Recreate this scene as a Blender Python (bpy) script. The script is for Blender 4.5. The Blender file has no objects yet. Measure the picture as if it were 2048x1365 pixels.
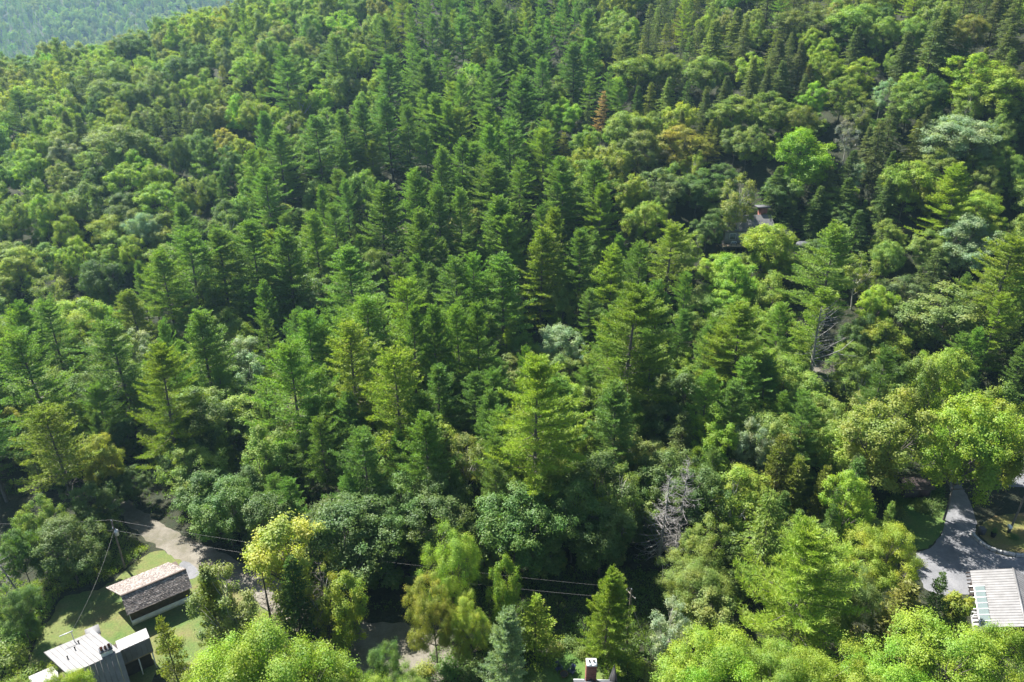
import bpy, math, random
import numpy as np
from mathutils import Vector

# ------------------------------------------------------------------ camera, light, exposure
scene = bpy.context.scene
C = scene.collection
CAMZ, PITCH, FPX = 77.0, math.radians(25.0), 1450.0
cam = bpy.data.cameras.new('camera')
cam.sensor_width = 36.0
cam.lens = FPX / 2048.0 * 36.0
cam.clip_start, cam.clip_end = 1.0, 6000.0
camo = bpy.data.objects.new('camera', cam)
C.objects.link(camo)
camo.location = (0, 0, CAMZ)
camo.rotation_euler = (math.radians(90.0) - PITCH, 0, 0)
scene.camera = camo

SUN_EL, SUN_AZ = math.radians(52.0), math.radians(-48.0)      # azimuth from +Y, clockwise
SUN = Vector((math.sin(SUN_AZ) * math.cos(SUN_EL), math.cos(SUN_AZ) * math.cos(SUN_EL), math.sin(SUN_EL)))
world = bpy.data.worlds.new('World')
scene.world = world
world.use_nodes = True
wn = world.node_tree
sky = wn.nodes.new('ShaderNodeTexSky')
sky.sky_type = 'NISHITA'
sky.sun_disc = False
sky.sun_elevation = SUN_EL
sky.sun_rotation = SUN_AZ % (2 * math.pi)
bg = wn.nodes['Background']
wn.links.new(sky.outputs[0], bg.inputs[0])
bg.inputs[1].default_value = 0.05
sl = bpy.data.lights.new('sun', 'SUN')
sl.energy, sl.angle, sl.color = 5.0, math.radians(0.53), (1.0, 0.96, 0.89)
so = bpy.data.objects.new('sun', sl)
C.objects.link(so)
so.location = (-150, 200, 260)
so.rotation_euler = (-SUN).to_track_quat('-Z', 'Y').to_euler()
scene.view_settings.view_transform = 'Standard'
scene.view_settings.look = 'None'
scene.view_settings.exposure = 1.78
scene.view_settings.gamma = 1.0
scene.view_settings.use_curve_mapping = False
cy = scene.cycles
cy.max_bounces, cy.diffuse_bounces, cy.glossy_bounces, cy.transmission_bounces = 4, 2, 1, 3
cy.volume_bounces = 0
cy.transparent_max_bounces = 4
cy.use_denoising = True
cy.caustics_reflective = cy.caustics_refractive = False

rng = np.random.default_rng(7)
random.seed(7)
PI = math.pi

# ------------------------------------------------------------------ projection helpers (to lay things out on the ground)
cT, sT = math.cos(PITCH), math.sin(PITCH)

def ray(u, v):
    x, y = (u - 1024) / FPX, -(v - 682.5) / FPX
    return np.array([x, cT + y * sT, -sT + y * cT])

def at(u, v, z=0.0):
    d = ray(u, v)
    t = (z - CAMZ) / d[2]
    return np.array([t * d[0], t * d[1], z])

def proj(x, y, z):
    z = z - CAMZ
    dep = y * cT - z * sT
    return 1024 + FPX * x / dep, 682.5 - FPX * (y * sT + z * cT) / dep, dep

def sstep(a, b, x):
    t = np.clip((x - a) / (b - a), 0, 1)
    return t * t * (3 - 2 * t)

def softplus(x, k):
    return np.logaddexp(0, x / k) * k

def terrain(x, y):
    x, y = np.clip(np.asarray(x, float), -1500, 340), np.minimum(np.asarray(y, float), 1330)
    yn = np.minimum(y, 420)
    near = softplus(yn - 148, 10) * 0.42
    near = near + 0.27 * softplus(x - 42, 12) * sstep(130, 230, y)          # steeper on the right
    near = near - 0.25 * softplus(-x - 105, 20) * sstep(150, 320, y)         # ridge shoulder drops on the left
    near = near * sstep(112, 140, y)
    near = near + (1.6 * np.sin(x * 0.043 + 1.0) * np.sin(y * 0.037) + 1.1 * np.sin(x * 0.09 + y * 0.06)) * sstep(140, 200, y)
    far = -60 + softplus(y - 860, 50) * 0.47 - 0.06 * (x + 500)
    crest = 292 + 0.12 * (x + 200)
    k = sstep(-50, -130, x) * sstep(crest, crest + 200, y)                   # valley, then the far hill
    return near * (1 - k) + far * k

def tz(x, y):
    return float(terrain(x, y))

def inside(poly, x, y):
    x, y = np.asarray(x, float), np.asarray(y, float)
    res = np.zeros(x.shape, bool)
    n = len(poly)
    for i in range(n):
        x0, y0 = poly[i][0], poly[i][1]
        x1, y1 = poly[(i + 1) % n][0], poly[(i + 1) % n][1]
        c = ((y0 > y) != (y1 > y)) & (x < (x1 - x0) * (y - y0) / ((y1 - y0) or 1e-9) + x0)
        res ^= c
    return res

# ------------------------------------------------------------------ materials
def mat(name):
    m = bpy.data.materials.new(name)
    m.use_nodes = True
    return m, m.node_tree, m.node_tree.nodes['Principled BSDF']

def nd(nt, kind, **kw):
    n = nt.nodes.new(kind)
    for k, v in kw.items():
        setattr(n, k, v)
    return n

def ramp(nt, fac, stops):
    r = nd(nt, 'ShaderNodeValToRGB')
    el = r.color_ramp.elements
    while len(el) < len(stops):
        el.new(0.5)
    for e, (p, c) in zip(el, stops):
        e.position, e.color = p, (*c, 1)
    nt.links.new(fac, r.inputs[0])
    return r.outputs[0]

def noise(nt, scale, detail=4, coord='Object', rough=0.6):
    tc = nd(nt, 'ShaderNodeTexCoord')
    n = nd(nt, 'ShaderNodeTexNoise')
    n.inputs['Scale'].default_value = scale
    n.inputs['Detail'].default_value = detail
    n.inputs['Roughness'].default_value = rough
    nt.links.new(tc.outputs[coord], n.inputs['Vector'])
    return n.outputs['Fac']

def foliage_mat(name, trans, spread, gloss, patch):
    m = bpy.data.materials.new(name)
    m.use_nodes = True
    nt = m.node_tree
    nt.nodes.remove(nt.nodes['Principled BSDF'])
    out = nt.nodes['Material Output']
    L = nt.links.new
    a = nd(nt, 'ShaderNodeAttribute', attribute_type='INSTANCER', attribute_name='tint')
    g = nd(nt, 'ShaderNodeNewGeometry')
    hs = nd(nt, 'ShaderNodeHueSaturation')
    mr = nd(nt, 'ShaderNodeMapRange')
    mr.inputs['To Min'].default_value, mr.inputs['To Max'].default_value = 1 - spread, 1 + spread
    L(g.outputs['Random Per Island'], mr.inputs['Value'])
    L(mr.outputs[0], hs.inputs['Value'])
    mr2 = nd(nt, 'ShaderNodeMapRange')
    mr2.inputs['To Min'].default_value, mr2.inputs['To Max'].default_value = 0.515, 0.485
    mul = nd(nt, 'ShaderNodeMath', operation='FRACT')
    mm = nd(nt, 'ShaderNodeMath', operation='MULTIPLY')
    mm.inputs[1].default_value = 17.0
    L(g.outputs['Random Per Island'], mm.inputs[0])
    L(mm.outputs[0], mul.inputs[0])
    L(mul.outputs[0], mr2.inputs['Value'])
    L(mr2.outputs[0], hs.inputs['Hue'])
    tc = nd(nt, 'ShaderNodeTexCoord')
    oi = nd(nt, 'ShaderNodeObjectInfo')
    va = nd(nt, 'ShaderNodeVectorMath', operation='ADD')
    vs = nd(nt, 'ShaderNodeVectorMath', operation='SCALE')
    vs.inputs[0].default_value = (37.0, 19.0, 53.0)
    L(oi.outputs['Random'], vs.inputs['Scale'])
    L(tc.outputs['Object'], va.inputs[0]); L(vs.outputs[0], va.inputs[1])
    nz = nd(nt, 'ShaderNodeTexNoise')
    nz.inputs['Scale'].default_value = 0.33
    nz.inputs['Detail'].default_value = 2.0
    L(va.outputs[0], nz.inputs['Vector'])
    pr = ramp(nt, nz.outputs['Fac'], [(0.36, (0.80, 0.92, 0.95)), (0.52, (1.0, 1.0, 1.0)), (0.68, (1.20, 1.06, 0.95))])
    pm = nd(nt, 'ShaderNodeMixRGB', blend_type='MULTIPLY')
    pm.inputs[0].default_value = patch
    L(a.outputs['Color'], pm.inputs[1]); L(pr, pm.inputs[2])
    L(pm.outputs[0], hs.inputs['Color'])
    d = nd(nt, 'ShaderNodeBsdfDiffuse')
    L(hs.outputs[0], d.inputs['Color'])
    t = nd(nt, 'ShaderNodeBsdfTranslucent')
    warm = nd(nt, 'ShaderNodeMixRGB', blend_type='MULTIPLY')
    warm.inputs[0].default_value = 1.0
    warm.inputs[2].default_value = (1.02 * trans, 1.12 * trans, 0.45 * trans, 1)
    L(hs.outputs[0], warm.inputs[1])
    L(warm.outputs[0], t.inputs['Color'])
    mix = nd(nt, 'ShaderNodeAddShader')                 # a leaf reflects about as much as it lets through
    L(d.outputs[0], mix.inputs[0])
    L(t.outputs[0], mix.inputs[1])
    gl = nd(nt, 'ShaderNodeBsdfGlossy')
    gl.inputs['Roughness'].default_value = 0.55
    gl.inputs['Color'].default_value = (0.9, 0.95, 1, 1)
    mix2 = nd(nt, 'ShaderNodeMixShader')
    mix2.inputs[0].default_value = gloss
    L(mix.outputs[0], mix2.inputs[1])
    L(gl.outputs[0], mix2.inputs[2])
    L(mix2.outputs[0], out.inputs['Surface'])
    return m

M = {}
M['leaf'] = foliage_mat('broad_leaves', 1.2, 0.20, 0.018, 1.0)
M['needle'] = foliage_mat('needles', 0.9, 0.22, 0.015, 0.6)

def simple(key, c0, c1, scale, rough=0.85, bump=0.0, metallic=0.0, bscale=None, coord='Object'):
    m, nt, p = mat(key)
    f = noise(nt, scale, coord=coord)
    nt.links.new(ramp(nt, f, [(0.3, c0), (0.7, c1)]), p.inputs['Base Color'])
    p.inputs['Roughness'].default_value = rough
    p.inputs['Metallic'].default_value = metallic
    if bump:
        b = nd(nt, 'ShaderNodeBump')
        b.inputs['Strength'].default_value = bump
        b.inputs['Distance'].default_value = 0.05
        nt.links.new(noise(nt, bscale or scale * 3, coord=coord), b.inputs['Height'])
        nt.links.new(b.outputs[0], p.inputs['Normal'])
    M[key] = m
    return m

simple('bark', (0.065, 0.055, 0.046), (0.15, 0.135, 0.12), 2.5, 0.95, 0.6)
simple('dark_bark', (0.035, 0.03, 0.027), (0.10, 0.085, 0.07), 2.5, 0.95, 0.6)
simple('pale_bark', (0.30, 0.28, 0.25), (0.50, 0.48, 0.44), 2.0, 0.9, 0.3)
simple('dead_wood', (0.15, 0.14, 0.13), (0.30, 0.285, 0.27), 3.0, 0.9, 0.4)
simple('pole_wood', (0.10, 0.085, 0.07), (0.20, 0.17, 0.14), 3.0, 0.9, 0.3)
simple('wire', (0.09, 0.088, 0.085), (0.14, 0.135, 0.13), 3.0, 0.5)
simple('grey_metal', (0.42, 0.43, 0.44), (0.58, 0.59, 0.6), 3.0, 0.45, metallic=0.3)
simple('metal_roof', (0.14, 0.137, 0.138), (0.20, 0.196, 0.198), 0.9, 0.5, metallic=0.1)
simple('roof_rib', (0.10, 0.097, 0.098), (0.15, 0.146, 0.147), 0.9, 0.5)
simple('white_paint', (0.66, 0.66, 0.64), (0.8, 0.8, 0.78), 1.5, 0.7)
simple('brown_siding', (0.05, 0.035, 0.028), (0.10, 0.075, 0.06), 2.0, 0.9)
simple('dark_wood', (0.030, 0.022, 0.02), (0.06, 0.045, 0.04), 2.0, 0.9)
simple('tan_wood', (0.28, 0.21, 0.14), (0.40, 0.31, 0.21), 2.0, 0.8)
simple('grey_wall', (0.16, 0.165, 0.17), (0.24, 0.245, 0.25), 0.8, 0.85)
simple('grey_shingle', (0.08, 0.08, 0.082), (0.14, 0.14, 0.14), 1.5, 0.9)
simple('red_roof', (0.06, 0.032, 0.032), (0.10, 0.05, 0.048), 1.0, 0.8)
simple('slate', (0.045, 0.047, 0.055), (0.085, 0.088, 0.10), 1.6, 0.7)
simple('blue_plastic', (0.018, 0.026, 0.07), (0.03, 0.042, 0.10), 2.0, 0.5)
simple('rust', (0.10, 0.045, 0.028), (0.18, 0.085, 0.05), 4.0, 0.9)
simple('black', (0.012, 0.012, 0.013), (0.022, 0.022, 0.024), 3.0, 0.7)
simple('stone', (0.25, 0.245, 0.235), (0.45, 0.44, 0.42), 2.0, 0.9, 0.5)
simple('mortar', (0.30, 0.28, 0.26), (0.4, 0.38, 0.35), 4.0, 0.95)
simple('terracotta', (0.25, 0.11, 0.07), (0.35, 0.17, 0.11), 4.0, 0.8)

def island_mat(key, stops, rough):
    m, nt, p = mat(key)
    g = nd(nt, 'ShaderNodeNewGeometry')
    base = ramp(nt, g.outputs['Random Per Island'], stops)
    mx = nd(nt, 'ShaderNodeMixRGB', blend_type='MULTIPLY')
    mx.inputs[0].default_value = 0.6
    nt.links.new(base, mx.inputs[1])
    nt.links.new(ramp(nt, noise(nt, 6.0), [(0.25, (0.55, 0.55, 0.55)), (0.75, (1, 1, 1))]), mx.inputs[2])
    nt.links.new(mx.outputs[0], p.inputs['Base Color'])
    p.inputs['Roughness'].default_value = rough
    M[key] = m

island_mat('wood_shingle', [(0.0, (0.10, 0.082, 0.075)), (0.4, (0.18, 0.15, 0.135)), (0.75, (0.27, 0.23, 0.205)), (1.0, (0.40, 0.35, 0.32))], 0.9)

def obj_random_mat(key, stops, rough):
    m, nt, p = mat(key)
    g = nd(nt, 'ShaderNodeObjectInfo')
    nt.links.new(ramp(nt, g.outputs['Random'], stops), p.inputs['Base Color'])
    p.inputs['Roughness'].default_value = rough
    M[key] = m

#obj_random_mat('brick', [(0.0, (0.22, 0.085, 0.06)), (0.5, (0.30, 0.12, 0.085)), (1.0, (0.37, 0.17, 0.12))], 0.9)

m, nt, p = mat('window_glass')
p.inputs['Base Color'].default_value = (0.12, 0.15, 0.15, 1)
p.inputs['Roughness'].default_value = 0.08
p.inputs['Specular IOR Level'].default_value = 0.8
M['glass'] = m

# forest floor
m, nt, p = mat('forest_floor')
L = nt.links.new
f1 = noise(nt, 0.35, 6, rough=0.7)
f2 = noise(nt, 2.2, 5, rough=0.7)
c1 = ramp(nt, f1, [(0.35, (0.018, 0.030, 0.011)), (0.55, (0.030, 0.034, 0.016)), (0.7, (0.026, 0.048, 0.013))])
c2 = ramp(nt, f2, [(0.3, (0.4, 0.4, 0.4)), (0.7, (1.3, 1.25, 1.1))])
mx = nd(nt, 'ShaderNodeMixRGB', blend_type='MULTIPLY')
mx.inputs[0].default_value = 1
L(c1, mx.inputs[1]); L(c2, mx.inputs[2]); L(mx.outputs[0], p.inputs['Base Color'])
p.inputs['Roughness'].default_value = 1.0
b = nd(nt, 'ShaderNodeBump'); b.inputs['Distance'].default_value = 0.3
L(f2, b.inputs['Height']); L(b.outputs[0], p.inputs['Normal'])
M['floor'] = m

def lawn_mat(key, ca, cb, cc):
    m, nt, p = mat(key)
    L = nt.links.new
    fa, fb, fc = noise(nt, 0.22, 5, rough=0.65), noise(nt, 3.5, 6, rough=0.75), noise(nt, 14.0, 3)
    c1 = ramp(nt, fa, [(0.35, ca), (0.5, cb), (0.68, cc)])
    c2 = ramp(nt, fb, [(0.25, (0.5, 0.5, 0.5)), (0.75, (1.3, 1.3, 1.2))])
    mx = nd(nt, 'ShaderNodeMixRGB', blend_type='MULTIPLY'); mx.inputs[0].default_value = 1
    L(c1, mx.inputs[1]); L(c2, mx.inputs[2]); L(mx.outputs[0], p.inputs['Base Color'])
    p.inputs['Roughness'].default_value = 1.0
    b = nd(nt, 'ShaderNodeBump'); b.inputs['Strength'].default_value = 0.8; b.inputs['Distance'].default_value = 0.12
    L(fc, b.inputs['Height']); L(b.outputs[0], p.inputs['Normal'])
    M[key] = m

lawn_mat('lawn', (0.075, 0.14, 0.030), (0.12, 0.15, 0.042), (0.16, 0.145, 0.06))
lawn_mat('dry_lawn', (0.09, 0.12, 0.025), (0.15, 0.14, 0.04), (0.20, 0.14, 0.07))
lawn_mat('green_lawn', (0.05, 0.12, 0.02), (0.08, 0.15, 0.026), (0.11, 0.15, 0.035))

def gravel_mat(key, ca, cb, cc):
    m, nt, p = mat(key)
    L = nt.links.new
    fa, fb, fc = noise(nt, 0.18, 5, rough=0.7), noise(nt, 1.6, 6, rough=0.8), noise(nt, 9.0, 4, rough=0.8)
    c1 = ramp(nt, fa, [(0.32, ca), (0.5, cb), (0.66, cc)])
    c2 = ramp(nt, fb, [(0.3, (0.80, 0.80, 0.80)), (0.7, (1.14, 1.14, 1.14))])
    c3 = ramp(nt, fc, [(0.3, (0.7, 0.7, 0.7)), (0.7, (1.2, 1.2, 1.2))])
    mx = nd(nt, 'ShaderNodeMixRGB', blend_type='MULTIPLY'); mx.inputs[0].default_value = 1
    mx2 = nd(nt, 'ShaderNodeMixRGB', blend_type='MULTIPLY'); mx2.inputs[0].default_value = 1
    L(c1, mx.inputs[1]); L(c2, mx.inputs[2]); L(mx.outputs[0], mx2.inputs[1]); L(c3, mx2.inputs[2])
    L(mx2.outputs[0], p.inputs['Base Color'])
    p.inputs['Roughness'].default_value = 1.0
    b = nd(nt, 'ShaderNodeBump'); b.inputs['Strength'].default_value = 0.7; b.inputs['Distance'].default_value = 0.06
    L(fc, b.inputs['Height']); L(b.outputs[0], p.inputs['Normal'])
    M[key] = m

gravel_mat('gravel', (0.095, 0.09, 0.055), (0.155, 0.14, 0.112), (0.21, 0.192, 0.16))
gravel_mat('blue_gravel', (0.115, 0.117, 0.124), (0.155, 0.157, 0.167), (0.21, 0.21, 0.22))

# ------------------------------------------------------------------ mesh building
class MB:
    """collects triangles and quads (with a material slot) and links them as one object"""
    def __init__(s):
        s.v, s.t, s.q, s.tm, s.qm, s.n = [], [], [], [], [], 0
    def add(s, v, tris=None, quads=None, m=0):
        v = np.asarray(v, float).reshape(-1, 3)
        if tris is not None and len(tris):
            f = np.asarray(tris, int).reshape(-1, 3) + s.n
            s.t.append(f); s.tm.append(np.full(len(f), m))
        if quads is not None and len(quads):
            f = np.asarray(quads, int).reshape(-1, 4) + s.n
            s.q.append(f); s.qm.append(np.full(len(f), m))
        s.v.append(v); s.n += len(v)
    def tube(s, pts, rad, k=6, m=0):
        pts = np.asarray(pts, float); n = len(pts)
        rad = np.broadcast_to(np.asarray(rad, float), (n,))
        tan = np.gradient(pts, axis=0)
        tan /= np.linalg.norm(tan, axis=1)[:, None] + 1e-9
        ref = np.where(np.abs(tan[:, 2:3]) > 0.9, np.array([[1., 0, 0]]), np.array([[0, 0, 1.]]))
        a = np.cross(tan, ref); a /= np.linalg.norm(a, axis=1)[:, None] + 1e-9
        bb = np.cross(tan, a)
        th = np.arange(k) / k * 2 * PI
        v = pts[:, None] + rad[:, None, None] * (a[:, None] * np.cos(th)[None, :, None] + bb[:, None] * np.sin(th)[None, :, None])
        i = np.arange(n - 1)[:, None] * k
        j = np.arange(k)[None]
        j2 = (j + 1) % k
        q = np.stack([i + j, i + j2, i + k + j2, i + k + j], -1).reshape(-1, 4)
        s.add(v.reshape(-1, 3), quads=q, m=m)
    def box(s, o, ax, ay, az, m=0):
        """box from corner o along three edge vectors"""
        o, ax, ay, az = (np.asarray(x, float) for x in (o, ax, ay, az))
        v = [o, o + ax, o + ax + ay, o + ay, o + az, o + ax + az, o + ax + ay + az, o + ay + az]
        q = [(0, 3, 2, 1), (4, 5, 6, 7), (0, 1, 5, 4), (1, 2, 6, 5), (2, 3, 7, 6), (3, 0, 4, 7)]
        s.add(v, quads=q, m=m)
    def cbox(s, c, sx, sy, sz, rot=0.0, m=0):
        ca, sa = math.cos(rot), math.sin(rot)
        ax, ay = np.array([ca, sa, 0]) * sx, np.array([-sa, ca, 0]) * sy
        s.box(np.asarray(c, float) - ax / 2 - ay / 2, ax, ay, np.array([0, 0, sz]), m)
    def prism(s, poly, vec, m=0):
        poly = np.asarray(poly, float); n = len(poly)
        vec = np.asarray(vec, float)
        s.add(np.vstack([poly, poly + vec]), quads=[(i, (i + 1) % n, n + (i + 1) % n, n + i) for i in range(n)], m=m)
        for k in range(1, n - 1):
            s.add([poly[0], poly[k], poly[k + 1], poly[0] + vec, poly[k] + vec, poly[k + 1] + vec], tris=[(0, 2, 1), (3, 4, 5)], m=m)
    def leaves(s, c, n, ln, wd, m=0):
        """diamond leaves: centres c, normals n"""
        N = len(c)
        n = n / (np.linalg.norm(n, axis=1)[:, None] + 1e-9)
        t = np.cross(n, rng.normal(size=(N, 3)))
        t /= np.linalg.norm(t, axis=1)[:, None] + 1e-9
        b = np.cross(n, t)
        ln, wd = np.broadcast_to(ln, (N,))[:, None] / 2, np.broadcast_to(wd, (N,))[:, None] / 2
        v = np.stack([c - t * ln, c + b * wd, c + t * ln, c - b * wd], 1).reshape(-1, 3)
        s.add(v, quads=np.arange(4 * N).reshape(-1, 4), m=m)
    def needles(s, p, d, ln, wd, m=0):
        """thin triangles: base points p, directions d"""
        N = len(p)
        d = d / (np.linalg.norm(d, axis=1)[:, None] + 1e-9)
        b = np.cross(d, rng.normal(size=(N, 3)))
        b /= np.linalg.norm(b, axis=1)[:, None] + 1e-9
        ln, wd = np.broadcast_to(ln, (N,))[:, None], np.broadcast_to(wd, (N,))[:, None] / 2
        v = np.stack([p - b * wd * .5, p + d * ln * .55 + b * wd, p + d * ln, p + d * ln * .5 - b * wd], 1).reshape(-1, 3)
        s.add(v, quads=np.arange(4 * N).reshape(-1, 4), m=m)
    def mesh(s, name, mats, smooth=False):
        me = bpy.data.meshes.new(name)
        v = np.vstack(s.v)
        t = np.vstack(s.t) if s.t else np.zeros((0, 3), int)
        q = np.vstack(s.q) if s.q else np.zeros((0, 4), int)
        me.vertices.add(len(v)); me.vertices.foreach_set('co', v.ravel())
        me.loops.add(t.size + q.size)
        me.loops.foreach_set('vertex_index', np.concatenate([t.ravel(), q.ravel()]).astype(np.int32))
        me.polygons.add(len(t) + len(q))
        me.polygons.foreach_set('loop_start', np.concatenate([np.arange(len(t)) * 3, t.size + np.arange(len(q)) * 4]).astype(np.int32))
        for mm in (mats if isinstance(mats, (list, tuple)) else [mats]):
            me.materials.append(mm)
        if len(me.materials) > 1:
            me.polygons.foreach_set('material_index', np.concatenate([*(s.tm or [np.zeros(0)]), *(s.qm or [np.zeros(0)])]).astype(np.int32))
        if smooth:
            me.polygons.foreach_set('use_smooth', np.ones(len(t) + len(q), bool))
        me.update(calc_edges=True)
        return me
    def obj(s, name, mats, parent=None, smooth=False, **props):
        o = bpy.data.objects.new(name, s.mesh(name, mats, smooth))
        C.objects.link(o)
        o.parent = parent
        for k, v in props.items():
            o[k] = v
        return o

def empty(name, loc, rz=0.0, **props):
    o = bpy.data.objects.new(name, None)
    C.objects.link(o)
    o.empty_display_size = 0.5
    o.location = loc
    o.rotation_euler = (0, 0, rz)
    for k, v in props.items():
        o[k] = v
    return o

# ------------------------------------------------------------------ the ground
def axis(stops):
    out = []
    for a, b, st in stops:
        out += list(np.arange(a, b, st))
    return np.array(out + [stops[-1][1]])

gx = axis([(-1500, -400, 40), (-400, -120, 8), (-120, 120, 3), (120, 400, 8), (400, 1500, 40)])
gy = axis([(-600, 20, 31), (20, 200, 3), (200, 480, 7), (480, 1400, 14), (1400, 2200, 50)])
X, Y = np.meshgrid(gx, gy)
Z = terrain(X, Y)
mb = MB()
nx, ny = len(gx), len(gy)
ii = (np.arange(ny - 1)[:, None] * nx + np.arange(nx - 1)[None]).ravel()
mb.add(np.stack([X, Y, Z], -1).reshape(-1, 3), quads=np.stack([ii, ii + 1, ii + nx + 1, ii + nx], -1))
mb.obj('ground', M['floor'], smooth=True, kind='structure', label='dark leaf strewn forest floor rising into a wooded hillside')

def smooth_closed(pts, n=6):
    P = np.array(pts, float); N = len(P); out = []
    for i in range(N):
        p0, p1, p2, p3 = P[i - 1], P[i], P[(i + 1) % N], P[(i + 2) % N]
        for k in range(n):
            t = k / n
            out.append(0.5 * ((2 * p1) + (-p0 + p2) * t + (2 * p0 - 5 * p1 + 4 * p2 - p3) * t * t + (-p0 + 3 * p1 - 3 * p2 + p3) * t ** 3))
    return np.array(out)

def sheet(name, pix, dz, material, label, ragged=0.25, step=0.6, sm=True):
    """a flat patch of ground traced at its place, with a ragged edge, draped on the terrain"""
    poly = np.array([at(u, v)[:2] for u, v in pix])
    if sm:
        poly = smooth_closed(poly)
    poly = poly + rng.normal(size=poly.shape) * ragged * 0.5
    from mathutils.geometry import tessellate_polygon
    pts = [Vector((p[0], p[1], 0)) for p in poly]
    tris = tessellate_polygon([pts])
    mb = MB()
    v = np.array([[p.x, p.y, tz(p.x, p.y) + dz] for p in pts])
    tris = np.array(tris)
    a, b_, c_ = v[tris[:, 0]], v[tris[:, 1]], v[tris[:, 2]]
    up = np.cross(b_ - a, c_ - a)[:, 2] < 0
    tris[up] = tris[up][:, ::-1]
    mb.add(v, tris=tris)
    mb.obj(name, material, kind='structure', label=label)
    return poly

ROAD_PX = [(915, 1345), (900, 1300), (870, 1262), (800, 1245), (740, 1245), (680, 1225), (620, 1195), (560, 1160), (500, 1133), (440, 1105), (400, 1088), (350, 1062), (310, 1040), (270, 1012), (240, 990), (225, 996),
           (240, 1030), (270, 1062), (310, 1090), (350, 1116), (390, 1140), (440, 1160), (490, 1185), (540, 1225), (600, 1270), (680, 1330), (760, 1380), (840, 1372)]
DRIVE_PX = [(1830, 1112), (1862, 1095), (1884, 1065), (1892, 1030), (1898, 1000), (1900, 978), (1898, 940), (1915, 936), (1925, 975), (1938, 1000), (1952, 1040), (1952, 1075), (1975, 1100), (2010, 1112), (2060, 1116), (2150, 1118), (2150, 1180), (1950, 1190), (1880, 1188), (1845, 1170)]
LAWN_PX = [(70, 1290), (105, 1232), (128, 1196), (165, 1185), (215, 1170), (300, 1105), (350, 1112), (395, 1140), (480, 1185), (540, 1230), (560, 1280), (480, 1330), (330, 1330), (280, 1380), (60, 1400)]
sheet('lawn', LAWN_PX, 0.012, M['lawn'], 'mown green and brown lawn around the shingled garage')
road_poly = sheet('gravel_road', ROAD_PX, 0.020, M['gravel'], 'pale gravel road running to a turnaround beside the lawn', 0.35)
drive_poly = sheet('gravel_driveway', DRIVE_PX, 0.016, M['blue_gravel'], 'blue grey gravel driveway widening in front of the metal roofed house', 0.2)
sheet('side_lawn', [(1770, 1010), (1800, 990), (1880, 1010), (1892, 1040), (1880, 1068), (1855, 1096), (1800, 1090)], 0.010, M['green_lawn'], 'dark green lawn between the brown shed and the driveway')
sheet('grass_bank', [(1962, 1072), (1968, 1045), (2010, 1030), (2110, 1030), (2130, 1108), (2060, 1112), (2000, 1100)], 0.012, M['dry_lawn'], 'dry grass bank behind the curved stone kerb', 0.15)
sheet('back_lawn', [(1070, 1320), (1140, 1300), (1230, 1345), (1260, 1400), (1040, 1410)], 0.012, M['green_lawn'], 'small green lawn with two blue chairs')
sheet('gravel_clearing', [(1985, 935), (2010, 922), (2080, 918), (2090, 965), (2030, 975), (1992, 965)], 0.05, M['blue_gravel'], 'gravel patch glimpsed between trunks behind the yellow maple')
sheet('upper_driveway', [(1560, 768), (1640, 752), (1760, 778), (1900, 838), (1925, 862), (1880, 864), (1760, 796), (1650, 770), (1580, 782)], 0.35, M['gravel'], 'pale upper driveway glimpsed between the trunks')
sheet('gravel_apron', [(360, 1128), (376, 1124), (400, 1146), (378, 1160), (362, 1150)], 0.028, M['blue_gravel'], 'grey gravel apron at the end of the shingled garage', 0.1)

# ------------------------------------------------------------------ tree models
def unit(a):
    return a / (np.linalg.norm(a, axis=-1, keepdims=True) + 1e-9)

def trunk_path(H, lean, n=9, wob=0.12):
    z = np.linspace(-0.5, H, n)
    a = rng.uniform(0, 2 * PI)
    x = np.cos(a) * lean * (z / H) ** 1.5 * H if False else np.cos(a) * lean * np.clip(z, 0, None) + rng.normal(size=n).cumsum() * wob * 0.3
    y = np.sin(a) * lean * np.clip(z, 0, None) + rng.normal(size=n).cumsum() * wob * 0.3
    return np.stack([x - x[0], y - y[0], z], 1)

def on_path(path, z):
    return np.array([np.interp(z, path[:, 2], path[:, 0]), np.interp(z, path[:, 2], path[:, 1]), z])

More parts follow.
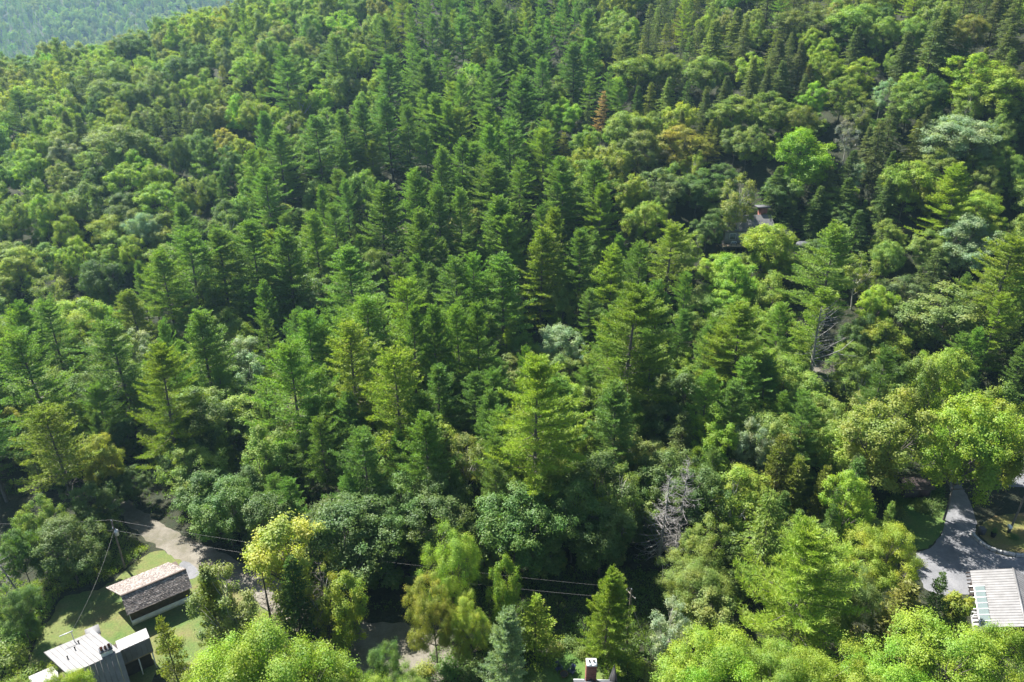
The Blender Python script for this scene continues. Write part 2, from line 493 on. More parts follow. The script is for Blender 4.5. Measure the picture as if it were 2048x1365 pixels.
def make_pine(H=26., R=4.6, base=0.30, spacing=0.85, shape=0.75, gap=0.12, nlen=0.36, dens=1.0, dead=10, bare=None, twist=1.0, lod=1.0, asc=0.0, nw=0.10, per=5, fork=0):
    wood, fol = MB(), MB()
    path = trunk_path(H, 0.008)
    r0 = 0.0098 * H
    wood.tube(path, r0 * np.clip(1.02 - path[:, 2] / H, 0.03, 1.1) ** 0.8, 7)
    z = H * base
    P, D = [], []
    az0 = 0
    ph = rng.uniform(0, 2 * PI, 4)
    am = rng.uniform(.12, .32)
    while z < H * 0.985:
        t = (H - z) / (H * (1 - base))                     # 0 top, 1 crown base
        nb = rng.integers(5, 7) if t > 0.12 else 4
        az0 += 1.1
        for k in range(nb):
            if rng.random() < gap and t > 0.15:
                continue
            az = az0 + k * 2 * PI / nb + rng.normal() * 0.25
            Lb = R * (t ** shape) * (1 - 0.30 * max(0, t - 0.65) / 0.35) * rng.uniform(0.60, 1.24) * (1 + am * math.sin(az + ph[0] + z * .05) + .13 * math.sin(z * .75 + ph[1] + az)) + 0.55
            if rng.random() < 0.06 * twist:
                Lb *= 1.25
            e = math.radians(62 - (56 - asc) * t ** 0.5 + rng.normal() * 7)
            droop, upt = 0.10 + 0.22 * t, 0.16 + 0.16 * t
            s = np.linspace(0, 1, 7)
            zz = z + rng.normal() * 0.18
            rr = Lb * s * math.cos(e)
            hh = Lb * (s * math.sin(e) - droop * s ** 1.7 + upt * s ** 4)
            o = on_path(path, min(zz, H * .99))
            bend = rng.normal() * 0.12
            aa = az + bend * s
            bp = o + np.stack([rr * np.cos(aa), rr * np.sin(aa), hh], 1)
            isbare = bare is not None and math.cos(az - bare) > -0.1 and t > 0.16
            wood.tube(bp[:: 2], (0.016 + 0.011 * Lb) * np.array([1, .72, .42, .12]), 3)
            if isbare:
                wood.tube(bp[::2], (0.022 + 0.010 * Lb) * np.array([1, .8, .6, .25]), 4)
                for q in range(5):
                    i = rng.integers(2, 6)
                    wood.tube([bp[i], bp[i] + np.array([rng.normal(), rng.normal(), rng.normal() * .4]) * 0.45], [0.02, 0.008], 3)
                continue
            # side twigs in a flat plume
            step = 0.24 / dens / lod
            ss = np.arange(0.13 if t > .2 else 0.04, 1.0, step / max(Lb, 0.6))
            ss = ss + rng.normal(size=len(ss)) * 0.01
            side = np.where(np.arange(len(ss)) % 2 == 0, 1, -1)
            base_p = np.stack([np.interp(ss, s, bp[:, i]) for i in range(3)], 1)
            dirb = unit(np.stack([np.interp(ss, s, np.gradient(bp[:, i])) for i in range(3)], 1))
            lat = unit(np.cross(dirb, [0, 0, 1.]))
            tl = (0.24 * Lb * (1 - ss) + 0.42) * rng.uniform(0.6, 1.2, len(ss))
            tdir = unit(dirb * 0.75 + lat * side[:, None] * 0.8 + np.array([0, 0, 0.18]) + rng.normal(size=dirb.shape) * 0.10)
            for f in np.arange(0.3, 1.05, 0.26 / lod):
                P.append(base_p + tdir * (tl * f)[:, None]); D.append(tdir)
            P.append(base_p); D.append(dirb)
        z += spacing * 1.22 * rng.uniform(0.75, 1.25) * (0.45 + 0.55 * t)
    for k in range(dead):
        z = H * base * rng.uniform(0.45, 1.05)
        az = rng.uniform(0, 2 * PI); Lb = R * rng.uniform(0.35, 0.8)
        s = np.linspace(0, 1, 4)[:, None]
        bp = on_path(path, z) + s * Lb * np.array([math.cos(az), math.sin(az), 0.05]) + np.array([0, 0, -0.12 * Lb]) * s ** 2
        wood.tube(bp, [0.04, 0.03, 0.02, 0.008], 3)
    P, D = np.vstack(P), np.vstack(D)
    # tufts: several needles fanned upward and forward
    N = len(P)
    p = np.repeat(P, per, 0) + rng.normal(size=(N * per, 3)) * 0.07
    d = np.repeat(D, per, 0) * 0.8 + np.array([0, 0, 0.35]) + rng.normal(size=(N * per, 3)) * 0.5
    sc = 1 / math.sqrt(lod)
    fol.needles(p, d, nlen * rng.uniform(0.7, 1.25, N * per) * sc, nw * sc)
    return wood, fol

def make_hemlock(H=17., R=3.3, spacing=0.42, droop=0.30, shape=0.9, base=0.08, llen=0.34, dens=1.0, updroop=0.0, lod=1.0, thin=0.1, nb=(5, 8)):
    wood, fol = MB(), MB()
    path = trunk_path(H, 0.006, wob=0.06)
    wood.tube(path, 0.011 * H * np.clip(1.02 - path[:, 2] / H, 0.03, 1.1) ** 0.85, 6)
    z = H * base
    Cn, Nn, Dn = [], [], []
    while z < H * 0.99:
        t = (H - z) / (H * (1 - base))
        n = rng.integers(*nb)
        a0 = rng.uniform(0, 2 * PI)
        for k in range(n):
            if rng.random() < thin:
                continue
            az = a0 + k * 2 * PI / n + rng.normal() * 0.25
            Lb = R * t ** shape * rng.uniform(0.55, 1.25) + 0.22
            e = math.radians(38 - 34 * t ** 0.6 + rng.normal() * 6)
            s = np.linspace(0, 1, 5)
            rr = Lb * s * math.cos(e)
            hh = Lb * (s * math.sin(e) - droop * s ** 2 + updroop * s ** 4)
            o = on_path(path, min(z + rng.normal() * .1, H * .995))
            bp = o + np.stack([rr * math.cos(az), rr * math.sin(az), hh], 1)
            if Lb > 0.8:
                wood.tube(bp[:: 2], (0.010 + 0.009 * Lb) * np.array([1, .6, .12]), 3)
            st = 0.17 / dens / lod
            ss = np.arange(0.15, 1.03, st / max(Lb, .5))
            bpt = np.stack([np.interp(ss, s, bp[:, i]) for i in range(3)], 1)
            db = unit(np.stack([np.interp(ss, s, np.gradient(bp[:, i])) for i in range(3)], 1))
            lat = unit(np.cross(db, [0, 0, 1.]))
            w = (0.26 * Lb * (1.05 - ss) + 0.22)
            for j in range(int(round(4 * lod)) or 1):
                off = rng.uniform(-1, 1, len(ss))
                c = bpt + lat * (off * w)[:, None] + np.array([0, 0, -0.25]) * (np.abs(off) * w)[:, None] * (1 - updroop * 3) + rng.normal(size=bpt.shape) * 0.06
                Cn.append(c)
                Dn.append(unit(db * 0.8 + lat * off[:, None] + np.array([0, 0, -0.25 + updroop * 2.2]) + rng.normal(size=db.shape) * 0.25))
        z += spacing * rng.uniform(0.8, 1.2) * (0.5 + 0.5 * t)
    Cn, Dn = np.vstack(Cn), np.vstack(Dn)
    sc = 1 / math.sqrt(lod)
    fol.needles(np.repeat(Cn, 2, 0), np.repeat(Dn, 2, 0) + rng.normal(size=(len(Cn) * 2, 3)) * 0.3, llen * rng.uniform(0.7, 1.3, len(Cn) * 2) * sc, 0.13 * sc)
    return wood, fol

def make_broad(H=16., R=5., crown=0.72, leaders=7, rough=1.0, tall=1.0, per=22, leaf=0.225, nlobe=9, limbs=True, lod=1.0, airy=0.0, stem=1.0, low=0.0):
    """a crown of several unequal domes, one on each leader, each dome built of leafy clumps with gaps between"""
    wood, fol = MB(), MB()
    Hc = H * crown
    zb0 = H - Hc
    path = trunk_path(H * 0.80, 0.012, wob=0.2)
    wood.tube(path, 0.0105 * H * stem * np.clip(1.0 - 0.93 * path[:, 2] / (H * .80), 0.05, 1.05), 7)
    domes = [(np.array([rng.normal() * .1 * R, rng.normal() * .1 * R, H - 0.30 * Hc]), 0.50 * R * rng.uniform(.85, 1.15), 0.30 * Hc)]
    a0 = rng.uniform(0, 2 * PI)
    for i in range(leaders):
        a = a0 + i * 2 * PI / leaders + rng.normal() * .22
        rr = R * rng.uniform(.42, .66)
        rd = R * rng.uniform(.30, .48)
        hz = Hc * rng.uniform(.20, .30) * (1.25 if tall > 1.2 else 1)
        z = zb0 + Hc * rng.uniform(.34, .66)
        domes.append((np.array([rr * math.cos(a), rr * math.sin(a), z]), rd, hz))
    for i in range(int(leaders * (.7 + low))):
        a = rng.uniform(0, 2 * PI)
        rr = R * rng.uniform(.25, .6)
        domes.append((np.array([rr * math.cos(a), rr * math.sin(a), zb0 + Hc * rng.uniform(.10, .30)]), R * rng.uniform(.26, .4), Hc * rng.uniform(.12, .2)))
    Cn, Nn = [], []
    for di, (dc, rd, hz) in enumerate(domes):
        hz = max(hz, rd * .7)
        tops = []
        n = int(nlobe * rng.uniform(.8, 1.3))
        d = unit(rng.normal(size=(n, 3)) + np.array([0, 0, .35]) + unit(dc * np.array([1, 1, 0]) + 1e-6) * .35)
        lc = dc + d * np.array([rd, rd, hz]) * rng.uniform(.62, 1.0, (n, 1))
        lr = rd * rng.uniform(.30, .58, n) * rough
        for c, r_, dd in zip(lc, lr, d):
            if rng.random() < airy:
                continue
            m_ = int(5 + 26 * (r_ / R / .2) ** 2 * .45)
            e = unit(rng.normal(size=(m_, 3)) * .9 + dd * .8 + np.array([0, 0, .3]))
            sc = c + e * np.array([1, 1, .75 * tall]) * r_ * rng.uniform(.35, 1.1, (m_, 1))
            up = rng.random(m_) < .18 * tall
            sc[up, 2] += rng.uniform(.1, .55, up.sum()) * tall
            q = np.repeat(sc, per, 0)
            off = rng.normal(size=q.shape) * np.array([.26, .26, .20]) * (.7 + .3 * tall) * (R / 5) ** .5
            Cn.append(q + off)
            Nn.append(unit(off) * .35 + np.repeat(e, per, 0) * .75 + np.array([0, 0, .5]) + rng.normal(size=q.shape) * .42)
            tops.append(c)
        if limbs and tops:
            zb = float(np.clip(zb0 * .8 + .45 * (dc[2] - zb0), H * .14, H * .72))
            p0 = on_path(path, zb)
            tip = dc - np.array([0, 0, hz * .2])
            mid = p0 + (tip - p0) * .5 + np.array([0, 0, -.04 * np.linalg.norm(tip - p0)])
            u_ = np.linspace(0, 1, 5)[:, None]
            bp = (1 - u_) ** 2 * p0 + 2 * u_ * (1 - u_) * mid + u_ ** 2 * tip
            Lb = np.linalg.norm(tip - p0)
            wood.tube(bp, (0.03 + 0.016 * Lb) * np.array([1, .8, .6, .45, .3]), 5)
            if lod >= 1:
                for c in tops:
                    i = rng.integers(2, 5)
                    wood.tube([bp[i], (bp[i] + c) / 2 + rng.normal(size=3) * .12, c], [.045, .03, .012], 3)
    Cn, Nn = np.vstack(Cn), np.vstack(Nn)
    keep = rng.random(len(Cn)) < lod
    Cn, Nn = Cn[keep], Nn[keep]
    ln = leaf / math.sqrt(lod) * rng.uniform(0.7, 1.35, len(Cn))
    fol.leaves(Cn, Nn, ln, ln * 0.72)
    return wood, fol

def make_dead(H=15., R=3.2, base=0.2, n=70, droop=0.25, twig=3, r0=0.012, broken=False):
    wood = MB()
    path = trunk_path(H, 0.006)
    wood.tube(path, r0 * H * np.clip(1.02 - path[:, 2] / H * (0.8 if broken else 1), 0.03, 1.1) ** 0.85, 7)
    for k in range(n):
        z = H * (base + (0.985 - base) * ((k + rng.random()) / n))
        t = (H - z) / (H * (1 - base))
        az = rng.uniform(0, 2 * PI)
        Lb = (R * t ** 0.7 * rng.uniform(0.35, 1.1) + 0.25)
        e = math.radians(22 - 30 * t + rng.normal() * 8)
        s = np.linspace(0, 1, 6)
        az2 = az + rng.normal() * 0.25 * s
        rr = Lb * s * math.cos(e)
        hh = Lb * (s * math.sin(e) - droop * s ** 1.5 + droop * 1.1 * s ** 3.2)
        bp = on_path(path, z) + np.stack([rr * np.cos(az2), rr * np.sin(az2), hh], 1)
        wood.tube(bp, (0.019 + 0.012 * Lb) * np.array([1, .85, .7, .55, .4, .2]), 4)
        for j in range(twig):
            i = rng.integers(2, 6)
            d = unit(np.array([math.cos(az), math.sin(az), 0]) + rng.normal(size=3) * 0.75)
            l2 = Lb * rng.uniform(0.12, 0.32)
            wood.tube([bp[i], bp[i] + d * l2 * .5, bp[i] + d * l2 + np.array([0, 0, -.08 * l2])], [0.022, 0.016, 0.008], 3)
    return wood, None

def make_shrub(H=1.8, R=1.4, n=1500, leaf=0.2):
    wood, fol = MB(), MB()
    for k in range(7):
        a, rr = rng.uniform(0, 2 * PI), rng.uniform(.2, .7) * R
        wood.tube([[0, 0, -0.1], [rr * .4 * math.cos(a), rr * .4 * math.sin(a), H * .4], [rr * math.cos(a), rr * math.sin(a), H * .8]], [.04, .03, .012], 4)
    k = 34
    d = unit(rng.normal(size=(k, 3))); d[:, 2] = np.abs(d[:, 2])
    c = d * np.array([R * .72, R * .72, H * .62]) * rng.uniform(.6, 1.05, (k, 1)) + np.array([0, 0, H * .28])
    per = n // k
    q = np.repeat(c, per, 0)
    off = rng.normal(size=q.shape) * 0.2 * R
    fol.leaves(q + off, unit(off) * .6 + np.repeat(d, per, 0) * .5 + np.array([0, 0, .45]) + rng.normal(size=q.shape) * .5, leaf * rng.uniform(.7, 1.3, len(q)), leaf * .6)
    return wood, fol

MODELS = {}       # key -> list of dict(H, W, trunk mesh, crown mesh)

def model(key, built, species, bark='bark', leafm='needle', W=None, H=None):
    wood, fol = built
    name = species
    d = dict(species=species)
    d['trunk'] = wood.mesh(name + '_trunk', M[bark], True)
    d['crown'] = fol.mesh(name + '_crown', M[leafm]) if fol else None
    v = np.vstack(fol.v if fol else wood.v)
    d['H'] = float(v[:, 2].max()) if H is None else H
    d['W'] = 2 * float(np.quantile(np.hypot(v[:, 0], v[:, 1]), 0.96)) if W is None else W
    MODELS.setdefault(key, []).append(d)

def lod_model(key, built, species, bark, leafm):
    wood, fol = built
    off = fol.n
    mb = MB()
    for v in fol.v: pass
    mb.v, mb.n = [*fol.v, *wood.v], fol.n + wood.n
    mb.q = [*fol.q, *[q + off for q in wood.q]]
    mb.qm = [*[np.zeros(len(q)) for q in fol.q], *[np.ones(len(q)) for q in wood.q]]
    v = np.vstack(fol.v)
    MODELS.setdefault(key, []).append(dict(species=species, whole=mb.mesh(species, [M[leafm], M[bark]]), H=float(v[:, 2].max()), W=2 * float(np.quantile(np.hypot(v[:, 0], v[:, 1]), 0.96))))

model('P', make_pine(27, 4.9, 0.18, 0.95, 0.60, 0.10), 'white_pine')
model('P', make_pine(26, 4.7, 0.22, 0.95, 0.55, 0.16, twist=1.6), 'white_pine')
model('P', make_pine(25, 4.7, 0.14, 0.90, 0.72, 0.10), 'white_pine')
model('P', make_pine(28, 4.8, 0.20, 1.05, 0.50, 0.18, twist=2), 'white_pine')
model('P', make_pine(26, 5.0, 0.30, 1.10, 0.48, 0.22, twist=2, asc=8), 'white_pine')
model('P', make_pine(25, 4.6, 0.16, 0.85, 0.62, 0.13, asc=14), 'white_pine')
model('Q', make_pine(30, 6.4, 0.18, 1.12, 0.66, 0.12, dens=1.15, dead=18, nw=0.075, per=7), 'white_pine')
model('Q', make_pine(31, 6.2, 0.22, 1.20, 0.60, 0.15, dens=1.15, dead=18, nw=0.075, per=7, asc=6), 'white_pine')
model('V', make_pine(20, 5.6, 0.04, 1.30, 0.62, 0.12, nlen=0.36, dens=1.35, dead=0, asc=16, nw=0.055, per=8), 'white_pine')
model('L', make_pine(28, 4.8, 0.42, 1.0, 0.55, 0.20, dead=26), 'white_pine')
model('F', make_pine(27, 5.2, 0.22, 1.0, 0.70, 0.15, dead=14, bare=-0.8), 'white_pine', 'dead_wood')
model('G', make_pine(20, 4.9, 0.06, 0.75, 0.72, 0.06, dens=1.25, dead=0), 'white_pine')
model('H', make_hemlock(17, 3.8, .62, thin=.2), 'hemlock_tree', 'dark_bark')
model('H', make_hemlock(18, 4.1, 0.75, 0.40, 0.75, thin=0.28), 'hemlock_tree', 'dark_bark')
model('S', make_hemlock(15, 2.9, 0.62, 0.20, 0.85, 0.06, 0.30, updroop=0.13, thin=.25), 'spruce_tree', 'dark_bark')
model('S', make_hemlock(16, 3.3, 0.85, 0.26, 0.75, 0.12, 0.32, updroop=0.15, thin=0.34), 'spruce_tree', 'dark_bark')
model('K', make_hemlock(11, 2.5, 0.60, 0.05, 0.6, 0.05, 0.30, updroop=0.10, nb=(5, 9), thin=.25), 'cedar_tree', 'bark')
model('M', make_broad(16, 5.4, 0.74, 7), 'maple_tree', leafm='leaf')
model('M', make_broad(15, 5.2, 0.72, 6, rough=1.1), 'maple_tree', leafm='leaf')
model('M', make_broad(16, 5.6, 0.78, 8, rough=.9, nlobe=10), 'maple_tree', leafm='leaf')
model('M', make_broad(17, 5.0, 0.80, 6, airy=.12, low=.4), 'maple_tree', leafm='leaf')
model('U', make_broad(17, 4.4, 0.82, 6, tall=1.6, low=.5), 'maple_tree', leafm='leaf')
model('U', make_broad(16, 4.0, 0.86, 5, tall=1.8, low=.7, airy=.1), 'maple_tree', leafm='leaf')
model('N', make_broad(16, 5.4, 0.76, 8, rough=.85, nlobe=11, per=46, leaf=0.135), 'maple_tree', leafm='leaf')
model('N', make_broad(16, 5.2, 0.80, 7, rough=.9, tall=1.35, per=44, leaf=0.135), 'maple_tree', leafm='leaf')
model('T', make_broad(17, 3.5, 0.74, 5, tall=1.3, per=13, leaf=.21, airy=.25, low=.5), 'birch_tree', 'pale_bark', 'leaf')
model('T', make_broad(15, 3.8, 0.82, 6, tall=1.1, per=13, leaf=.21, airy=.25, low=.6), 'birch_tree', 'pale_bark', 'leaf')
model('Y', make_broad(7, 2.5, 0.88, 5, per=14, nlobe=6, low=.6, leaf=.25), 'young_maple', leafm='leaf')
model('Y', make_broad(8, 2.2, 0.9, 5, tall=1.5, per=14, nlobe=6, low=.8, leaf=.25), 'young_maple', leafm='leaf')
model('X', make_dead(15, 3.4, 0.10, 120, 0.30), 'dead_spruce', 'dead_wood')
model('X', make_dead(15, 2.8, 0.08, 170, 0.34, twig=4), 'dead_spruce', 'dead_wood')
model('Z', make_dead(13, 1.9, 0.30, 46, 0.15, 4, 0.013, True), 'dead_tree', 'dark_bark')
model('B', make_shrub(), 'shrub', leafm='leaf')
model('B', make_shrub(1.5, 1.6, 1500, .18), 'shrub', leafm='leaf')
lod_model('p', make_pine(24, 4.3, 0.22, 1.2, 0.72, 0.12, dead=0, lod=0.62), 'white_pine', 'bark', 'needle')
lod_model('p', make_pine(23, 3.8, 0.26, 1.2, 0.66, 0.20, dead=0, lod=0.62), 'white_pine', 'bark', 'needle')
lod_model('m', make_broad(15, 5.4, 0.76, 7, lod=0.6), 'maple_tree', 'bark', 'leaf')
lod_model('m', make_broad(16, 4.9, 0.80, 6, tall=1.4, low=.4, lod=0.6), 'maple_tree', 'bark', 'leaf')
lod_model('m', make_broad(15, 5.6, 0.72, 6, rough=1.1, lod=0.6), 'maple_tree', 'bark', 'leaf')
lod_model('h', make_hemlock(17, 3.8, 0.75, lod=0.6, thin=.2), 'hemlock_tree', 'dark_bark', 'needle')

# ------------------------------------------------------------------ tints (leaf colour of each tree)
TINT = {
    'g': ((0.102, 0.142, 0.025), 'mid green'), 'v': ((0.113, 0.180, 0.015), 'vivid green'), 'y': ((0.130, 0.172, 0.018), 'yellow green'),
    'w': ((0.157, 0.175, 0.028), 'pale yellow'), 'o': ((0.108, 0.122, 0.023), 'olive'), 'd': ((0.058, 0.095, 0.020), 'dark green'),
    's': ((0.140, 0.180, 0.105), 'silvery green'), 'c': ((0.104, 0.135, 0.033), 'greyish green'), 'b': ((0.078, 0.132, 0.030), 'bluish green'),
    'p': ((0.088, 0.145, 0.025), 'deep green'), 'l': ((0.117, 0.162, 0.020), 'light green'), 'k': ((0.077, 0.098, 0.030), 'grey green'),
    'n': ((0.075, 0.098, 0.032), 'dull brownish green'), 'r': ((0.220, 0.165, 0.085), 'rust coloured'), 'a': ((0.150, 0.158, 0.024), 'orange yellow'),
    'x': ((0.100, 0.100, 0.090), 'bare grey'),
}
PLACED = []       # everything that stands as a tree: dict with root, u, v, tint letter, species

def put(key, x, y, sz, sxy, tint, rot=None, var=None, label=None, z=None, tilt=0.0):
    ms = MODELS[key]
    md = ms[(var if var is not None else random.randrange(len(ms))) % len(ms)]
    base = TINT[tint][0]
    j = [b * random.uniform(0.94, 1.07) for b in base]
    vv_ = random.uniform(0.86, 1.14)
    j = [q * vv_ for q in j]
    z = tz(x, y) - 0.15 if z is None else z
    rot = random.uniform(0, 2 * PI) if rot is None else rot
    if 'whole' in md:
        o = bpy.data.objects.new(md['species'], md['whole'])
        C.objects.link(o)
        o['tint'] = j
    else:
        o = bpy.data.objects.new(md['species'], None)
        C.objects.link(o)
        o.empty_display_size = 0.5
        for part in ('trunk', 'crown'):
            if md[part]:
                c = bpy.data.objects.new(part, md[part])
                C.objects.link(c)
                c.parent = o
                c['tint'] = j
    o.location = (x, y, z)
    o.rotation_euler = (random.gauss(0, 0.024) + tilt, random.gauss(0, 0.024), rot)
    o.scale = (sxy, sxy, sz)
    h = md['H'] * sz
    u, v, dep = proj(x, y, z + h)
    ub, vb, _ = proj(x, y, z)
    rec = dict(o=o, key=key, x=x, y=y, h=h, u=u, v=v, vb=vb, dep=dep, w=md['W'] * sxy * FPX / dep, tint=tint, species=md['species'], label=label, md=md)
    PLACED.append(rec)
    return rec

def from_pixel(u, v, H):
    """ground position of a tree of height H whose tip is seen at (u, v)"""
    d = ray(u, v)
    t = np.arange(20, 1300, 0.5)
    pz = CAMZ + t * d[2]
    f = pz - (terrain(t * d[0], t * d[1]) + H)
    i = int(np.argmax(f <= 0)) if (f <= 0).any() else len(t) - 1
    return t[i] * d[0], t[i] * d[1]

